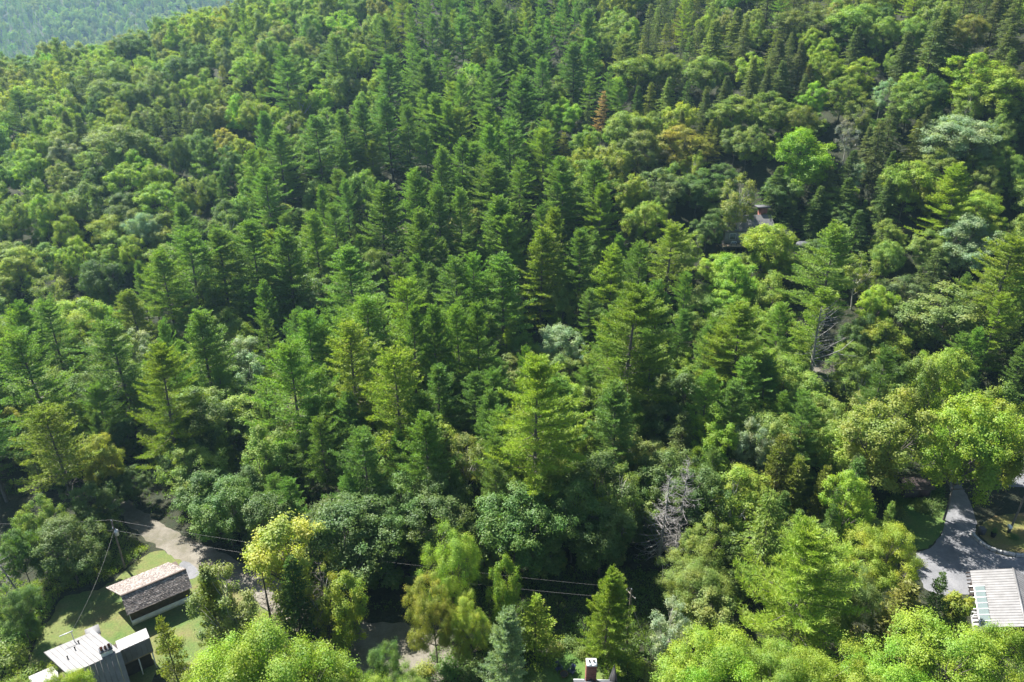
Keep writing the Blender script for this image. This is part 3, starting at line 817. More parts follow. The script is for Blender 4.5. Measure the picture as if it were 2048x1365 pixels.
DEFH = {'P': 26, 'Q': 30, 'L': 27, 'F': 27, 'G': 20, 'V': 20, 'H': 18, 'S': 15, 'K': 11, 'M': 16, 'N': 16, 'U': 17, 'T': 16, 'Y': 7, 'X': 15, 'Z': 13, 'B': 1.8}
HAND = """
M 205 68 62 d 15
M 253 68 58 d 15
M 222 120 66 g 15
M 212 154 80 g 15
M 253 166 52 g 14
U 294 142 60 c 16
M 355 109 70 d 15
M 396 85 60 d 15
M 451 92 42 n 14
M 492 99 70 l 15
M 523 106 55 y 15
P 564 82 52 b 22
P 670 66 62 b 23
P 567 112 62 b 22
P 27 178 52 d 20
M 191 178 42 d 14
M 222 190 46 y 14
M 284 205 52 c 14
M 217 212 60 y 14
U 393 195 52 c 16
S 352 185 36 n 15
S 301 219 32 n 14
S 328 222 34 k 14
S 366 224 36 n 14
M 379 147 48 v 14
M 410 157 60 y 14
M 506 198 62 y 15
M 448 255 46 a 12 | orange tinged maple in front of two dark spruces
P 526 219 46 b 22
P 554 258 72 b 24
P 632 226 80 b 25
M 116 246 76 g 15
M 219 246 108 c 16
M 68 267 60 y 15
M 123 273 60 s 14
M 198 280 92 g 16
M 55 294 60 v 15
M 349 270 46 d 16
M 393 263 60 d 16
M 455 290 52 d 15
M 116 325 60 c 14
M 246 323 80 v 16
M 308 325 62 v 15
M 308 362 84 v 16
U 164 359 70 g 16
U 75 386 52 y 15
U 113 379 42 g 15
M 20 393 62 g 15
U 362 374 38 g 14
P 362 400 52 b 21
P 526 331 72 p 25 | bright lone pine with dark gap of shade on its left
M 280 424 62 s 14
M 126 427 52 y 13
P 625 417 62 p 24
P 670 403 55 p 23
P 768 31 52 b 22
P 861 27 38 b 22
P 890 29 34 b 21
P 926 29 48 b 22
P 990 8 64 d 27 | very dark tall conifer standing highest on the upper ridge
P 984 114 62 b 26 | narrow dark pine rising above a black gap on the upper slope
P 837 96 54 b 22
P 772 106 60 b 22
P 850 113 68 b 23
P 1042 68 62 b 22
P 1079 48 52 b 22
P 1178 17 52 b 22
P 1151 82 52 b 22
P 1178 75 50 p 22
P 1247 65 62 c 20
P 1086 113 52 b 22
P 1042 147 80 b 24
M 1110 150 52 g 14
P 867 183 60 p 24
P 898 198 50 p 24
P 847 174 46 p 23
P 775 188 60 b 25
P 727 198 60 b 25
P 816 205 46 b 24
P 922 212 54 l 22
P 970 205 52 p 22
P 690 215 52 b 24
M 1134 190 66 v 15 | round vivid green maple beside the rust coloured spruce
S 1202 181 36 r 15 | rust coloured dying spruce on the slope
H 1178 202 36 k 15
M 1274 106 92 g 15
M 1342 106 52 y 14
M 1260 219 90 g 16
M 1308 219 60 g 15
M 1281 256 86 c 16
M 1366 246 120 a 16 | broad yellowing maple on the middle slope
M 1329 335 84 n 15
H 1277 171 40 d 16
H 1301 164 42 o 16
H 1339 154 46 c 15
P 980 247 54 p 24
P 1025 236 72 p 25
P 1086 253 66 l 24
P 919 273 54 p 24
P 874 292 52 p 24
P 946 280 58 p 24
P 970 302 76 p 25
P 997 318 82 p 25
P 1110 311 82 p 26
P 1189 316 104 p 26
P 1127 342 54 p 24
P 830 333 62 p 25
P 1202 366 64 l 25
P 755 360 92 p 26
P 878 369 54 p 25
P 922 373 56 p 25
P 837 412 64 p 26
P 994 384 80 p 27
P 1110 408 64 l 26
P 1014 424 58 p 25
S 1127 263 38 o 13
M 1615 2 112 c 16
M 1717 6 104 g 16
M 1772 31 62 g 15
M 1833 31 52 g 14
H 1895 10 84 c 19
M 1953 27 58 o 14
M 1628 55 44 y 13
M 1656 72 56 y 13
M 1656 99 62 y 14
M 1727 113 64 y 14
M 1960 102 122 y 17 | broad bright yellow green maple high on the slope
M 2004 133 112 l 17
H 1478 14 62 c 18
H 1433 38 72 c 18
H 1491 41 52 k 17
H 1567 75 64 k 18
H 1608 79 52 k 17
H 1720 51 56 k 17
H 1823 61 62 k 18
H 1881 38 102 k 20
H 1567 120 62 k 17
H 1457 150 52 k 16
H 1413 178 46 k 16
H 1539 130 44 k 16
H 1611 147 36 k 15
H 1512 113 52 c 16
M 1420 109 80 g 15
M 1628 160 58 v 13
M 1693 150 72 g 14
T 1772 154 42 s 13
M 1830 157 80 g 15
M 1871 144 62 d 15
M 1468 188 90 g 15
M 1543 181 82 g 15
M 1601 208 62 o 14
T 1731 191 56 c 14
T 1703 236 46 x 13
H 1792 208 62 k 18
H 1768 239 62 k 18
H 1837 239 52 o 16
H 1854 208 42 k 15
M 1929 229 132 s 17 | wide pale silvery green tree below the two bright maples
M 2014 222 62 c 15
M 1980 253 62 g 14
U 1615 254 102 v 21 | tall vivid green maple uphill of the grey house
M 1502 243 72 c 16
T 1488 345 72 c 20 | slender feathery tree in front of the grey house
H 1785 302 46 d 16
M 1826 321 92 y 16
T 1717 318 42 s 12
P 1929 326 92 l 24
M 1980 328 60 c 14
M 2028 290 62 g 15
Y 1703 369 28 y 8
M 1984 424 62 y 13
M 1545 446 96 y 17 | round yellow green maple hiding the middle of the grey house
U 1471 509 90 v 17
P 1676 438 132 p 29 | broad tall pine below the slim pole
M 1784 482 58 g 13
M 1815 549 82 n 14
M 1761 570 62 y 14
M 1906 568 142 c 19 | broad willowy grey green tree near the leaning pine
M 1953 428 112 s 18
M 1872 355 62 y 13
M 1973 381 72 y 14
L 2030 466 122 l 31 | tall leaning pine with a long bare trunk
F 1658 576 112 l 27 | half dead pine with bare grey branches on one side
Q 1491 601 152 l 28 | spreading light green pine with a broken wide crown
P 1569 600 52 p 20
U 1774 640 84 y 15
U 1906 692 92 y 15
M 20 491 82 w 14
M 137 470 62 y 14
M 191 515 82 d 16 | dark round maple among paler trees
T 85 535 62 c 15
M 260 467 52 y 13
P 314 494 82 l 25
P 362 453 112 p 28
P 427 450 80 p 27
P 495 438 92 p 28
P 564 448 92 p 28
M 649 474 48 v 13
M 646 532 32 a 9 | small orange tinted maple behind a pale tree
T 615 552 62 s 14
M 396 559 76 g 16
M 448 610 82 g 15
M 478 645 52 y 12
M 198 600 62 v 14
P 260 578 74 l 18
M 143 631 82 y 16
T 270 655 62 s 14 | pale silvery tree between two bluish pines
M 478 672 82 s 14
T 492 710 62 s 13
P 212 629 116 b 27
Q 294 690 130 l 28 | bright layered pine on the left with broad lower boughs
P 325 634 48 b 24
P 390 615 96 p 26
P 608 615 74 p 27
P 570 670 120 p 29
P 30 600 60 p 25
P 41 653 112 p 27
U 396 768 94 d 18
M 137 792 72 l 15
L 85 803 125 l -1040 | leaning pine with grey trunk beside the left forest edge
M 14 815 52 a 12
M 185 867 74 w 14
U 523 850 96 g 16
P 692 485 116 p 28
M 744 494 62 g 15
P 720 588 120 p 29
P 819 605 66 p 28
P 867 602 64 p 28
P 918 595 74 p 28
P 955 605 76 p 28
L 788 684 120 l 30 | pine with a bare dead lower trunk in mid forest
P 695 640 130 l 29
P 911 509 92 p 27
P 949 499 64 p 27
P 1007 506 104 p 28
P 812 550 96 l 28
S 1013 655 46 l 15 | small sharp tipped spruce beside the silver maple
P 1051 690 44 p 20
Q 1070 700 190 l 33 | great pale green pine in the middle of the front row
M 1123 573 64 g 14
M 1126 645 94 s 14 | silver white leaved maple between the pines
Q 1256 561 196 l 34 | tallest broad pine standing right of the silver maple
P 1085 453 84 l 27
P 1225 488 74 l 26
P 1280 478 74 p 26
P 1167 453 70 p 26
P 1345 440 90 l 25
P 1320 560 70 p 24
T 935 850 76 c 16
U 1177 830 62 y 14
M 1460 561 80 v 16
M 1439 811 102 v 17
M 1507 828 72 s 16
M 1562 841 62 c 15
M 1708 690 76 g -790
M 1730 642 74 d -772
Y 1680 745 56 g 7
M 1640 745 60 d 8
M 1400 335 90 d 14
H 1560 330 84 d 15
M 1572 352 76 d 12
H 1640 372 72 d 13
H 1700 355 74 d 14
M 1450 372 84 d 12
H 1592 402 56 d 9
H 1632 408 56 d 9
M 1418 424 64 d 11
M 1604 506 62 g 9
M 1436 505 66 y 10
S 1722 420 66 d 13
M 1642 476 66 d 9
M 1560 500 70 y 10
H 1660 330 76 k 14
M 1690 402 66 d 10
M 1668 372 66 g 10
H 1705 300 60 d 14
M 1450 325 70 d 13
M 165 962 96 d -1078
M 215 938 76 d -1002
Y 188 1010 56 g -1062
N 120 1085 80 d -1160
M 262 935 70 d -1010
K 1569 869 84 o 16 | olive brown cedar left of a smaller olive cedar
K 1600 912 62 o 14
K 1658 930 54 o 14
M 1712 938 90 y -1110
M 1795 773 150 o -1020 | large olive maple above the dark brown shed
T 1246 923 78 g 17
U 1887 702 80 y -935
U 1842 705 90 g -950
P 1780 690 80 d -930
X 1337 943 88 x -1130 | shorter of the two bare grey dead spruces
X 1374 917 80 x -1120 | taller of the two bare grey dead spruces
M 1965 790 155 y -1040 | big yellow green maple beside the upper gravel driveway
U 2042 800 90 y -1000
U 2010 760 90 g -960
M 113 1039 124 d 12
M 62 990 80 g 13
M 20 1060 70 d 11
N 14 1165 80 d -1290
U 560 1020 152 w -1236 | pale yellow maple leaning over the gravel road
G 403 1118 80 o -1330 | olive spruce covering the end of the shingled garage
T 437 1130 118 c -1345
S 321 1235 74 o -1440 | ragged olive spruce right of the metal roofed cottage
S 577 1115 96 d -1292 | dark spruce under the pale yellow maple
T 640 1128 60 w -1290
U 682 1145 80 y -1310
N 545 1255 230 y -1560
N 450 1285 220 v -1560
N 630 1285 170 y -1520
N 690 1325 140 l -1540
N 905 1052 108 y -1255 | yellow green maple tallest in the clump beside the turnaround
N 863 1134 96 w -1330
U 1010 1110 62 v -1290
N 938 1175 74 w -1340
G 1007 1211 110 s -1420 | pale bluish spruce in front of the yellow clump
S 1072 1190 90 y -1315
G 1219 1139 105 l -1320 | feathery light green spruce left of the utility pole
N 767 1285 74 d -1420
N 808 1326 84 g -1480
N 380 1345 150 y -1560
N 110 1325 90 y -1480
N 30 1350 80 g -1480
M 1418 1031 80 g -1180
N 1394 1108 125 g -1235
U 1431 1180 100 c -1290
T 1348 1194 70 s -1330
V 1633 1046 290 l -1330 | large bright green pine dominating the lower right
N 1408 1252 200 y -1500
N 1467 1318 190 v -1560
N 1630 1300 150 y -1500
N 1550 1285 160 l -1500
N 1796 1045 132 y -1240 | maple with reddish tips beside the blue grey driveway
N 1730 1141 96 c -1300
S 1822 1165 150 o -1340 | wide olive brown spruce below the reddish tipped maple
S 1893 1148 62 d -1285 | small dark spruce at the driveway edge
Y 1926 1185 50 y -1265
N 1933 1250 240 y -1520
N 2035 1262 150 y -1520
N 1807 1300 200 v -1540
N 1715 1305 160 y -1540
Z 523 1136 60 x -1280 | bare black dead trunk left of the dark spruce
Z 640 1122 80 x -1300 | broken dead snag left of a light green maple
"""

SPECIAL_ROT = {'F': 0.0}
for line in HAND.strip().splitlines():
    a, _, lab = line.partition('|')
    key, u, v, w, tint, hh = a.split()
    u, v, w, hh = float(u), float(v), float(w), float(hh)
    if hh > 0:
        x, y = from_pixel(u, v, hh)
        H = hh
    else:
        y = at(u, -hh)[1]
        d = ray(u, v)
        t = y / d[1]
        x, H = t * d[0], CAMZ + t * d[2]
    md0 = MODELS[key]
    dep = proj(x, y, H + tz(x, y))[2]
    var = random.randrange(len(md0))
    sz = H / md0[var]['H']
    sxy = np.clip((1.38 if key in 'PLF' else 1.2 if key == 'Q' else 1.1) * w * dep / FPX / md0[var]['W'], 0.55 * sz, 1.75 * sz)
    if key == 'L' and u < 200:
        pass
    rec = put(key, x, y, sz, float(sxy), tint, rot=SPECIAL_ROT.get(key), var=var, label=lab.strip() or None)
    rec['hand'] = True
    rec['wpx'] = w
# ------------------------------------------------------------------ filling the woods between the trees placed one by one
EDGE = np.array([(-400, 1010), (0, 1012), (190, 1000), (225, 975), (250, 985), (270, 1000), (330, 1030), (420, 1075), (520, 1118), (640, 1170), (750, 1208), (900, 1190), (1080, 1150), (1240, 1150),
                 (1330, 1150), (1450, 1200), (1600, 1200), (1700, 1150), (1775, 1090), (1790, 985), (1870, 965), (1890, 930), (1960, 905), (2048, 890), (2400, 890)], float)
ZONES = ["DDDDDDPPPDHDHDDH", "DDDDDDPPPPDHDHDD", "DDDDPPPPPDDDHHDD", "DDDDPPPPPPDDHDDD", "DDPPPPPPPPPDDPDP", "PDPPPPPPDPDPPDDP",
         "PPDPPPPPDPDPPDDD", "PDPDPPDPDDDDHHHD", "DDDDDDDDDDDDHHDD", "DDDDDDDDDDDDDDDD", "DDDDDDDDDDDDDDDD"]
PROTECT = [(1642, 600, 1688, 740, 130), (1436, 425, 1600, 492, 172), (1790, 945, 1872, 1000, 100), (1840, 960, 2060, 1150, 90), (1983, 915, 2048, 965, 108), (770, 452, 815, 482, 150), (1640, 748, 1680, 768, 130),
           (1664, 398, 1682, 436, 180), (1845, 838, 1885, 868, 115), (225, 985, 300, 1060, 90)]
FILLTINT = {'P': 'bppplbp', 'D': 'ggyglcdvgycg', 'H': 'kkkcdok'}
PROTECT_D = []
for u0, v0, u1, v1, dd in PROTECT:
    gx_, gy_ = from_pixel((u0 + u1) / 2, v1, 0.0)
    PROTECT_D.append((u0, v0, u1, v1, proj(gx_, gy_, tz(gx_, gy_))[2]))
HANDS = [r for r in PLACED if r.get('hand')]
hu = np.array([r['u'] for r in HANDS]); hv = np.array([r['v'] for r in HANDS]); hw = np.array([r['wpx'] for r in HANDS])
hd = np.array([r['dep'] for r in HANDS]); hx = np.array([r['x'] for r in HANDS]); hy = np.array([r['y'] for r in HANDS])
hh_ = np.array([max(20.0, r['vb'] - r['v']) for r in HANDS])

def hides(u, v, w, dep):
    a = (np.abs(u - hu) < 0.36 * hw + 0.32 * w) & (hd > dep + 1) & (v < hv + 0.42 * hh_)
    if a.any():
        return True
    for u0, v0, u1, v1, dd in PROTECT_D:
        if u0 - 0.45 * w < u < u1 + 0.45 * w and v < v1 and dep < dd + 14:
            return True
    return False

cands, STUFF = [], []
y = 56.0
while y < 400:
    sp = 5.6 if y < 140 else 6.2 if y < 220 else 7.0
    xs = np.arange(-0.78 * y - 45, 0.78 * y + 45, sp)
    for x in xs:
        px_, py_ = x + rng.uniform(-.42, .42) * sp, y + rng.uniform(-.42, .42) * sp
        cands.append((px_, py_))
    y += sp
order = sorted(cands, key=lambda p: p[1])
count = {}
for r in PLACED:
    count[r['species']] = count.get(r['species'], 0) + 1
GX, GY = list(hx), list(hy)
for (u0, u1, vb_) in ((1450, 1590, 492), (770, 815, 482), (1800, 1865, 992)):
    for k in range(5):
        for back in (1.0, 4.5, 8.0):
            bx_, by_ = from_pixel(u0 + (u1 - u0) * k / 4, vb_, 0.0)
            GX.append(bx_); GY.append(by_ + back)
for x, y in order:
    z = tz(x, y)
    ub, vb, _ = proj(x, y, z)
    if vb > np.interp(ub, EDGE[:, 0], EDGE[:, 1]):
        continue
    if ub > 2048 and y < 112:
        continue
    dmin = np.min(np.hypot(np.array(GX) - x, np.array(GY) - y))
    zq = ZONES[int(np.clip(proj(x, y, z + 17)[1] // 124, 0, 10))][int(np.clip(proj(x, y, z + 17)[0] // 128, 0, 15))]
    if dmin < (3.3 if y < 140 else 4.9 if zq == 'P' else 5.6 if zq == 'D' and y > 150 else 3.9):
        continue
    ut, vt, dep = proj(x, y, z + 17)
    zone = ZONES[int(np.clip(vt // 124, 0, 10))][int(np.clip(ut // 128, 0, 15))]
    if random.random() < (0.36 if zone == 'P' else 0.2):
        zone = random.choice('DDDPH')
    if zone == 'P':
        key, H = random.choice('PPPPL'), random.uniform(15, 26)
    elif zone == 'H':
        key, H = random.choice('HHHS'), random.uniform(13, 18)
    else:
        key, H = random.choice('MMMUUT'), random.uniform(11.5, 16.5)
    ok = False
    for f in (1, .85, .7, .55, .42):
        u, v, dep = proj(x, y, z + H * f)
        if not hides(u, v, 9 * f * FPX / dep, dep):
            ok = True
            H *= f
            break
    if not ok:
        continue
    if H < 9.5 and key in 'PL':
        key = 'G' if random.random() < .4 else 'Y'
    elif H < 8.5 and key in 'MUT':
        key = 'Y'
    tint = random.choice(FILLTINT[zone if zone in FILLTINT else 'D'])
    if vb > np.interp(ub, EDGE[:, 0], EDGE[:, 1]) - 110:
        tint = random.choice('dddgd' if key not in 'PLG' else 'pbd')  # front row tinted darker: the wood edge's shade put into leaf colour
    if key == 'Y':
        tint = random.choice('dggdcl')
    if ub > 1250 and y > 110 and tint == 'v':
        tint = 'g'
    off = ut < -70 or ut > 2118 or vt < -60
    far = y > 240
    kk = {'P': 'p', 'L': 'p', 'G': 'p', 'M': 'm', 'U': 'm', 'T': 'm', 'Y': 'm', 'H': 'h', 'S': 'h'}[key]
    species = MODELS[kk if far else key][0]['species']
    GX.append(x); GY.append(y)
    if off or count.get(species, 0) >= 298:
        STUFF.append((x, y, z, kk, H, tint))
        continue
    count[species] = count.get(species, 0) + 1
    use = kk if far else key
    vv = random.randrange(len(MODELS[use]))
    s = H / MODELS[use][vv]['H']
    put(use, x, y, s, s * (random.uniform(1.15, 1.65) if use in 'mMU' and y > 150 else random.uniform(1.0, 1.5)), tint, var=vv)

# understorey at the shaded front of the wood and in the gaps behind it
n_y = 0
for i in range(5200):
    y = rng.uniform(72, 205); x = rng.uniform(-0.76 * y, 0.76 * y)
    z = tz(x, y)
    ub, vb, _ = proj(x, y, z)
    ev = np.interp(ub, EDGE[:, 0], EDGE[:, 1])
    front = vb > ev - 75
    if vb > ev - 3 or (not front and random.random() < 0.75):
        continue
    dmin = np.min(np.hypot(np.array(GX) - x, np.array(GY) - y))
    if dmin < (1.7 if front else 2.2):
        continue
    H = rng.uniform(3.5, 8.5) if front else rng.uniform(3, 6)
    u, v, dep = proj(x, y, z + H)
    if hides(u, v, 4 * FPX / dep, dep):
        continue
    if count.get('young_maple', 0) >= 296:
        break
    count['young_maple'] = count.get('young_maple', 0) + 1
    vv = random.randrange(2)
    s = H / MODELS['Y'][vv]['H']
    GX.append(x); GY.append(y)
    put('Y', x, y, s, s * random.uniform(0.9, 1.4), random.choice('ddddgc' if front else 'dgdglco'), var=vv)  # mostly dark tints in front deepen the edge's shade by colour

SHRUBS = [(40, 1275, 3.0, 'd'), (15, 1330, 3.0, 'g'), (70, 1360, 2.2, 'y'), (1855, 1022, 2.0, 'd'), (1874, 1012, 1.8, 'd'), (1838, 1018, 1.5, 'g'), (2026, 1076, 0.9, 'd'), (1140, 1290, 1.6, 'd'), (1112, 1302, 1.5, 'o'),
          (1163, 1312, 1.3, 'g'), (1245, 1330, 1.7, 'g'), (1275, 1345, 1.8, 'y'), (1300, 1360, 1.8, 'o'), (1205, 1318, 1.7, 'd'), (1092, 1325, 1.2, 'n'), (850, 1345, 1.6, 'w'), (900, 1350, 2.2, 'd'), (950, 1355, 2.2, 'd'),
          (345, 1290, 1.5, 'y'), (1905, 1225, 1.6, 'y'), (1940, 1215, 1.2, 'v'), (1330, 1320, 2.2, 'd'), (1080, 1270, 2.0, 'o'), (990, 1310, 2.0, 'g'), (430, 1250, 1.6, 's'), (510, 1300, 1.5, 'y'), (1790, 1030, 1.8, 'o'), (1780, 1065, 2, 'g')]
for u, vb, H, tint in SHRUBS:
    x, y, _ = at(u, vb)
    s = H / 1.8
    put('B', x, y, s, s * 1.15, tint)
# leaning dead birch at the left edge
for u, vb, Hs, tl in ((58, 1218, 15.5, 0.0), (30, 1205, 12.0, 0.0)):
    x, y, _ = at(u, vb)
    r = put('Z', x, y, Hs / 13, 0.9, 'x', label='leaning grey dead birch at the left edge of the weeds' if Hs > 13 else 'thinner dead birch behind the leaning grey one')
    r['o'].rotation_euler = (0.02, -0.16 if Hs > 13 else -0.22, 1.0)
    for c in r['o'].children:
        c.material_slots[0].link = 'OBJECT'
        c.material_slots[0].material = M['dead_wood']

# the woods past the count, outside the frame and far off: one mass of stuff
y = 262.0
while y < 1330:
    sp = 7.6 if y < 400 else 9.5
    for x in np.arange(-0.80 * y - 40, -30 if y > 400 else 0.8 * y + 40, sp):
        px_, py_ = x + rng.uniform(-.45, .45) * sp, y + rng.uniform(-.45, .45) * sp
        if py_ < 405 and abs(px_) < 0.78 * py_ + 45:
            continue
        if px_ > -60 and py_ > 440:
            continue
        z = tz(px_, py_)
        r_ = random.random()
        k = 'm' if r_ < 0.62 else 'p' if r_ < 0.86 else 'h'
        if 480 < py_ < 820 and px_ > -0.2 * py_:
            continue
        if py_ > 800 and px_ < -0.60 * py_:
            k = 'p' if random.random() < .6 else k
        STUFF.append((px_, py_, z, k, random.uniform(12, 17) if k == 'm' else random.uniform(15, 22), random.choice(FILLTINT[{'m': 'D', 'p': 'P', 'h': 'H'}[k]])))
    y += sp

def scatter_object(name, rows, label, protos):
    me = bpy.data.meshes.new(name)
    me.vertices.add(len(rows))
    me.vertices.foreach_set('co', np.array([[r[0], r[1], r[2] - 0.2] for r in rows], float).ravel())
    a = me.attributes.new('kind_id', 'INT', 'POINT'); a.data.foreach_set('value', np.array([r[3] for r in rows], np.int32))
    a = me.attributes.new('grow', 'FLOAT_VECTOR', 'POINT'); a.data.foreach_set('vector', np.array([r[4] for r in rows], float).ravel())
    a = me.attributes.new('turn', 'FLOAT', 'POINT'); a.data.foreach_set('value', rng.uniform(0, 2 * PI, len(rows)))
    a = me.attributes.new('tint', 'FLOAT_VECTOR', 'POINT'); a.data.foreach_set('vector', np.array([r[5] for r in rows], float).ravel())
    o = bpy.data.objects.new(name, me)
    C.objects.link(o)
    o['kind'] = 'stuff'; o['label'] = label
    ng = bpy.data.node_groups.new(name, 'GeometryNodeTree')
    ng.interface.new_socket('Geometry', in_out='INPUT', socket_type='NodeSocketGeometry')
    ng.interface.new_socket('Geometry', in_out='OUTPUT', socket_type='NodeSocketGeometry')
    gi, go = ng.nodes.new('NodeGroupInput'), ng.nodes.new('NodeGroupOutput')
    join = ng.nodes.new('GeometryNodeJoinGeometry')
    def named(n, t):
        x = ng.nodes.new('GeometryNodeInputNamedAttribute'); x.data_type = t; x.inputs['Name'].default_value = n
        return next(s for s in x.outputs if s.enabled and s.name == 'Attribute')
    kid, grow, turn = named('kind_id', 'INT'), named('grow', 'FLOAT_VECTOR'), named('turn', 'FLOAT')
    cmbr = ng.nodes.new('ShaderNodeCombineXYZ'); ng.links.new(turn, cmbr.inputs['Z'])
    for i, po in enumerate(protos):
        cmp_ = ng.nodes.new('FunctionNodeCompare'); cmp_.data_type = 'INT'; cmp_.operation = 'EQUAL'
        ins = [s for s in cmp_.inputs if s.enabled]
        ng.links.new(kid, ins[0]); ins[1].default_value = i
        oi = ng.nodes.new('GeometryNodeObjectInfo'); oi.transform_space = 'ORIGINAL'
        oi.inputs['Object'].default_value = po
        oi.inputs['As Instance'].default_value = True
        ip = ng.nodes.new('GeometryNodeInstanceOnPoints')
        ng.links.new(gi.outputs[0], ip.inputs['Points'])
        ng.links.new(cmp_.outputs[0], ip.inputs['Selection'])
        ng.links.new(oi.outputs['Geometry'], ip.inputs['Instance'])
        ng.links.new(cmbr.outputs[0], ip.inputs['Rotation'])
        ng.links.new(grow, ip.inputs['Scale'])
        ng.links.new(ip.outputs[0], join.inputs[0])
    ng.links.new(join.outputs[0], go.inputs[0])
    md = o.modifiers.new('scatter', 'NODES')
    md.node_group = ng
    return o

PROTO_KEYS = [('p', 0), ('p', 1), ('m', 0), ('m', 1), ('m', 2), ('h', 0)]
protos = []
for k, i in PROTO_KEYS:
    md = MODELS[k][i]
    po = next((r['o'] for r in PLACED if r['md'] is md), None)
    if po is None:
        po = put(k, 150 - 12 * i, 330, 1, 1, 'g', var=i)['o']
    protos.append(po)
rows = []
for x, y, z, k, H, tint in STUFF:
    ids = [j for j, (kk, i) in enumerate(PROTO_KEYS) if kk == k]
    j = random.choice(ids)
    s = H / MODELS[k][PROTO_KEYS[j][1]]['H']
    sx = s * random.uniform(0.85, 1.2)
    rows.append((x, y, z, j, (sx, sx, s), [b * random.uniform(.88, 1.14) for b in TINT[tint][0]]))
scatter_object('distant_forest', rows, 'hazy mixed woods covering the far hill and the slopes beyond', protos)

# ------------------------------------------------------------------ weeds and ground cover (nobody could count them)
def weeds(name, pix, n, hmax, tints, label, size=0.24):
    poly = [at(u, v)[:2] for u, v in pix]
    P = np.array(poly)
    lo, hi = P.min(0), P.max(0)
    q = rng.uniform(lo, hi, (n * 3, 2))
    q = q[inside(poly, q[:, 0], q[:, 1])][:n]
    k = len(q) // 14 + 1
    q = np.repeat(q[:k], 14, 0) + rng.normal(size=(k * 14, 2)) * 0.22
    hh = hmax * (0.55 + 0.45 * np.sin(q[:, 0] * 0.9) * np.sin(q[:, 1] * 0.7 + 1)) * rng.uniform(0.15, 1.0, len(q))
    c = np.stack([q[:, 0], q[:, 1], terrain(q[:, 0], q[:, 1]) + hh * 0.9 + 0.05], 1)
    mb = MB()
    half = len(c) // 2
    mb.leaves(c[:half], np.array([0, 0, .8]) + rng.normal(size=(half, 3)) * .6, size * rng.uniform(.6, 1.3, half), size * .5)
    d = rng.normal(size=(len(c) - half, 3)) * .45 + np.array([0, 0, 1.])
    mb.needles(c[half:] - np.array([0, 0, .25]), d, size * 2.2, 0.07)
    o = mb.obj(name, M['leaf'], kind='stuff', label=label)
    o['tint'] = TINT[tints][0]
    return o

weeds('tall_weeds', [(-60, 1130), (0, 1140), (60, 1172), (120, 1145), (160, 1090), (150, 1040), (215, 1010), (245, 1050), (270, 1085), (305, 1098), (215, 1163), (165, 1178), (125, 1188), (100, 1230), (70, 1285), (45, 1345), (-20, 1420), (-120, 1400)], 30000, 1.25, 'g', 'lush green tall weeds curving round the mown lawn')
weeds('undergrowth', [(890, 1215), (960, 1170), (1085, 1140), (1240, 1140), (1330, 1150), (1350, 1260), (1340, 1390), (1250, 1390), (1225, 1335), (1150, 1298), (1085, 1285), (1040, 1250), (900, 1262)], 34000, 0.9, 'd', 'dense green undergrowth between the utility pole and the back lawn')
weeds('roadside_grass', [(250, 988), (300, 1012), (400, 1068), (560, 1138), (740, 1218), (870, 1236), (1000, 1205), (1040, 1160), (750, 1205), (520, 1112), (330, 1028), (262, 985)], 15000, 0.5, 'd', 'rough grass along the far side of the gravel road', 0.18)
weeds('verge_grass', [(500, 1210), (560, 1235), (640, 1330), (560, 1390), (440, 1390), (440, 1260)], 9000, 0.4, 'y', 'sunlit yellow green grass between the lawn and the road', 0.18)
weeds('edge_grass', [(850, 1330), (900, 1250), (1080, 1250), (1080, 1320), (1040, 1400), (840, 1400)], 9000, 0.6, 'd', 'rough grass under the yellow clump beside the turnaround')
weeds('bank_plants', [(1760, 1010), (1800, 985), (1850, 985), (1880, 960), (1890, 1000), (1850, 1002), (1800, 1015)], 5000, 0.6, 'd', 'low green plants around the brown shed')
weeds('slope_ferns', [(-500, 1005), (200, 990), (640, 1150), (1080, 1140), (1450, 1190), (1780, 1080), (1780, 980), (1880, 950), (2100, 880), (2100, 700), (1024, 760), (-300, 800)], 90000, 0.7, 'd', 'ferns and seedlings on the shaded forest floor', 0.34)

# ------------------------------------------------------------------ buildings
class Frame:
    def __init__(s, o, e):
        s.o = np.array([o[0], o[1], 0.0]); e = np.array([e[0], e[1], 0.0]); s.e = e / np.linalg.norm(e)
        s.n = np.array([-s.e[1], s.e[0], 0.0])
    def p(s, a, b, z):
        return s.o + s.e * a + s.n * b + np.array([0, 0, z])

def slab(mb, p0, p1, p2, p3, th, m=0):
    """a plate with the four top corners given, thickness downwards along its normal"""
    p0, p1, p2, p3 = (np.asarray(p, float) for p in (p0, p1, p2, p3))
    n = np.cross(p1 - p0, p3 - p0); n /= np.linalg.norm(n)
    if n[2] < 0:
        n = -n
    mb.prism([p0, p1, p2, p3], -n * th, m)

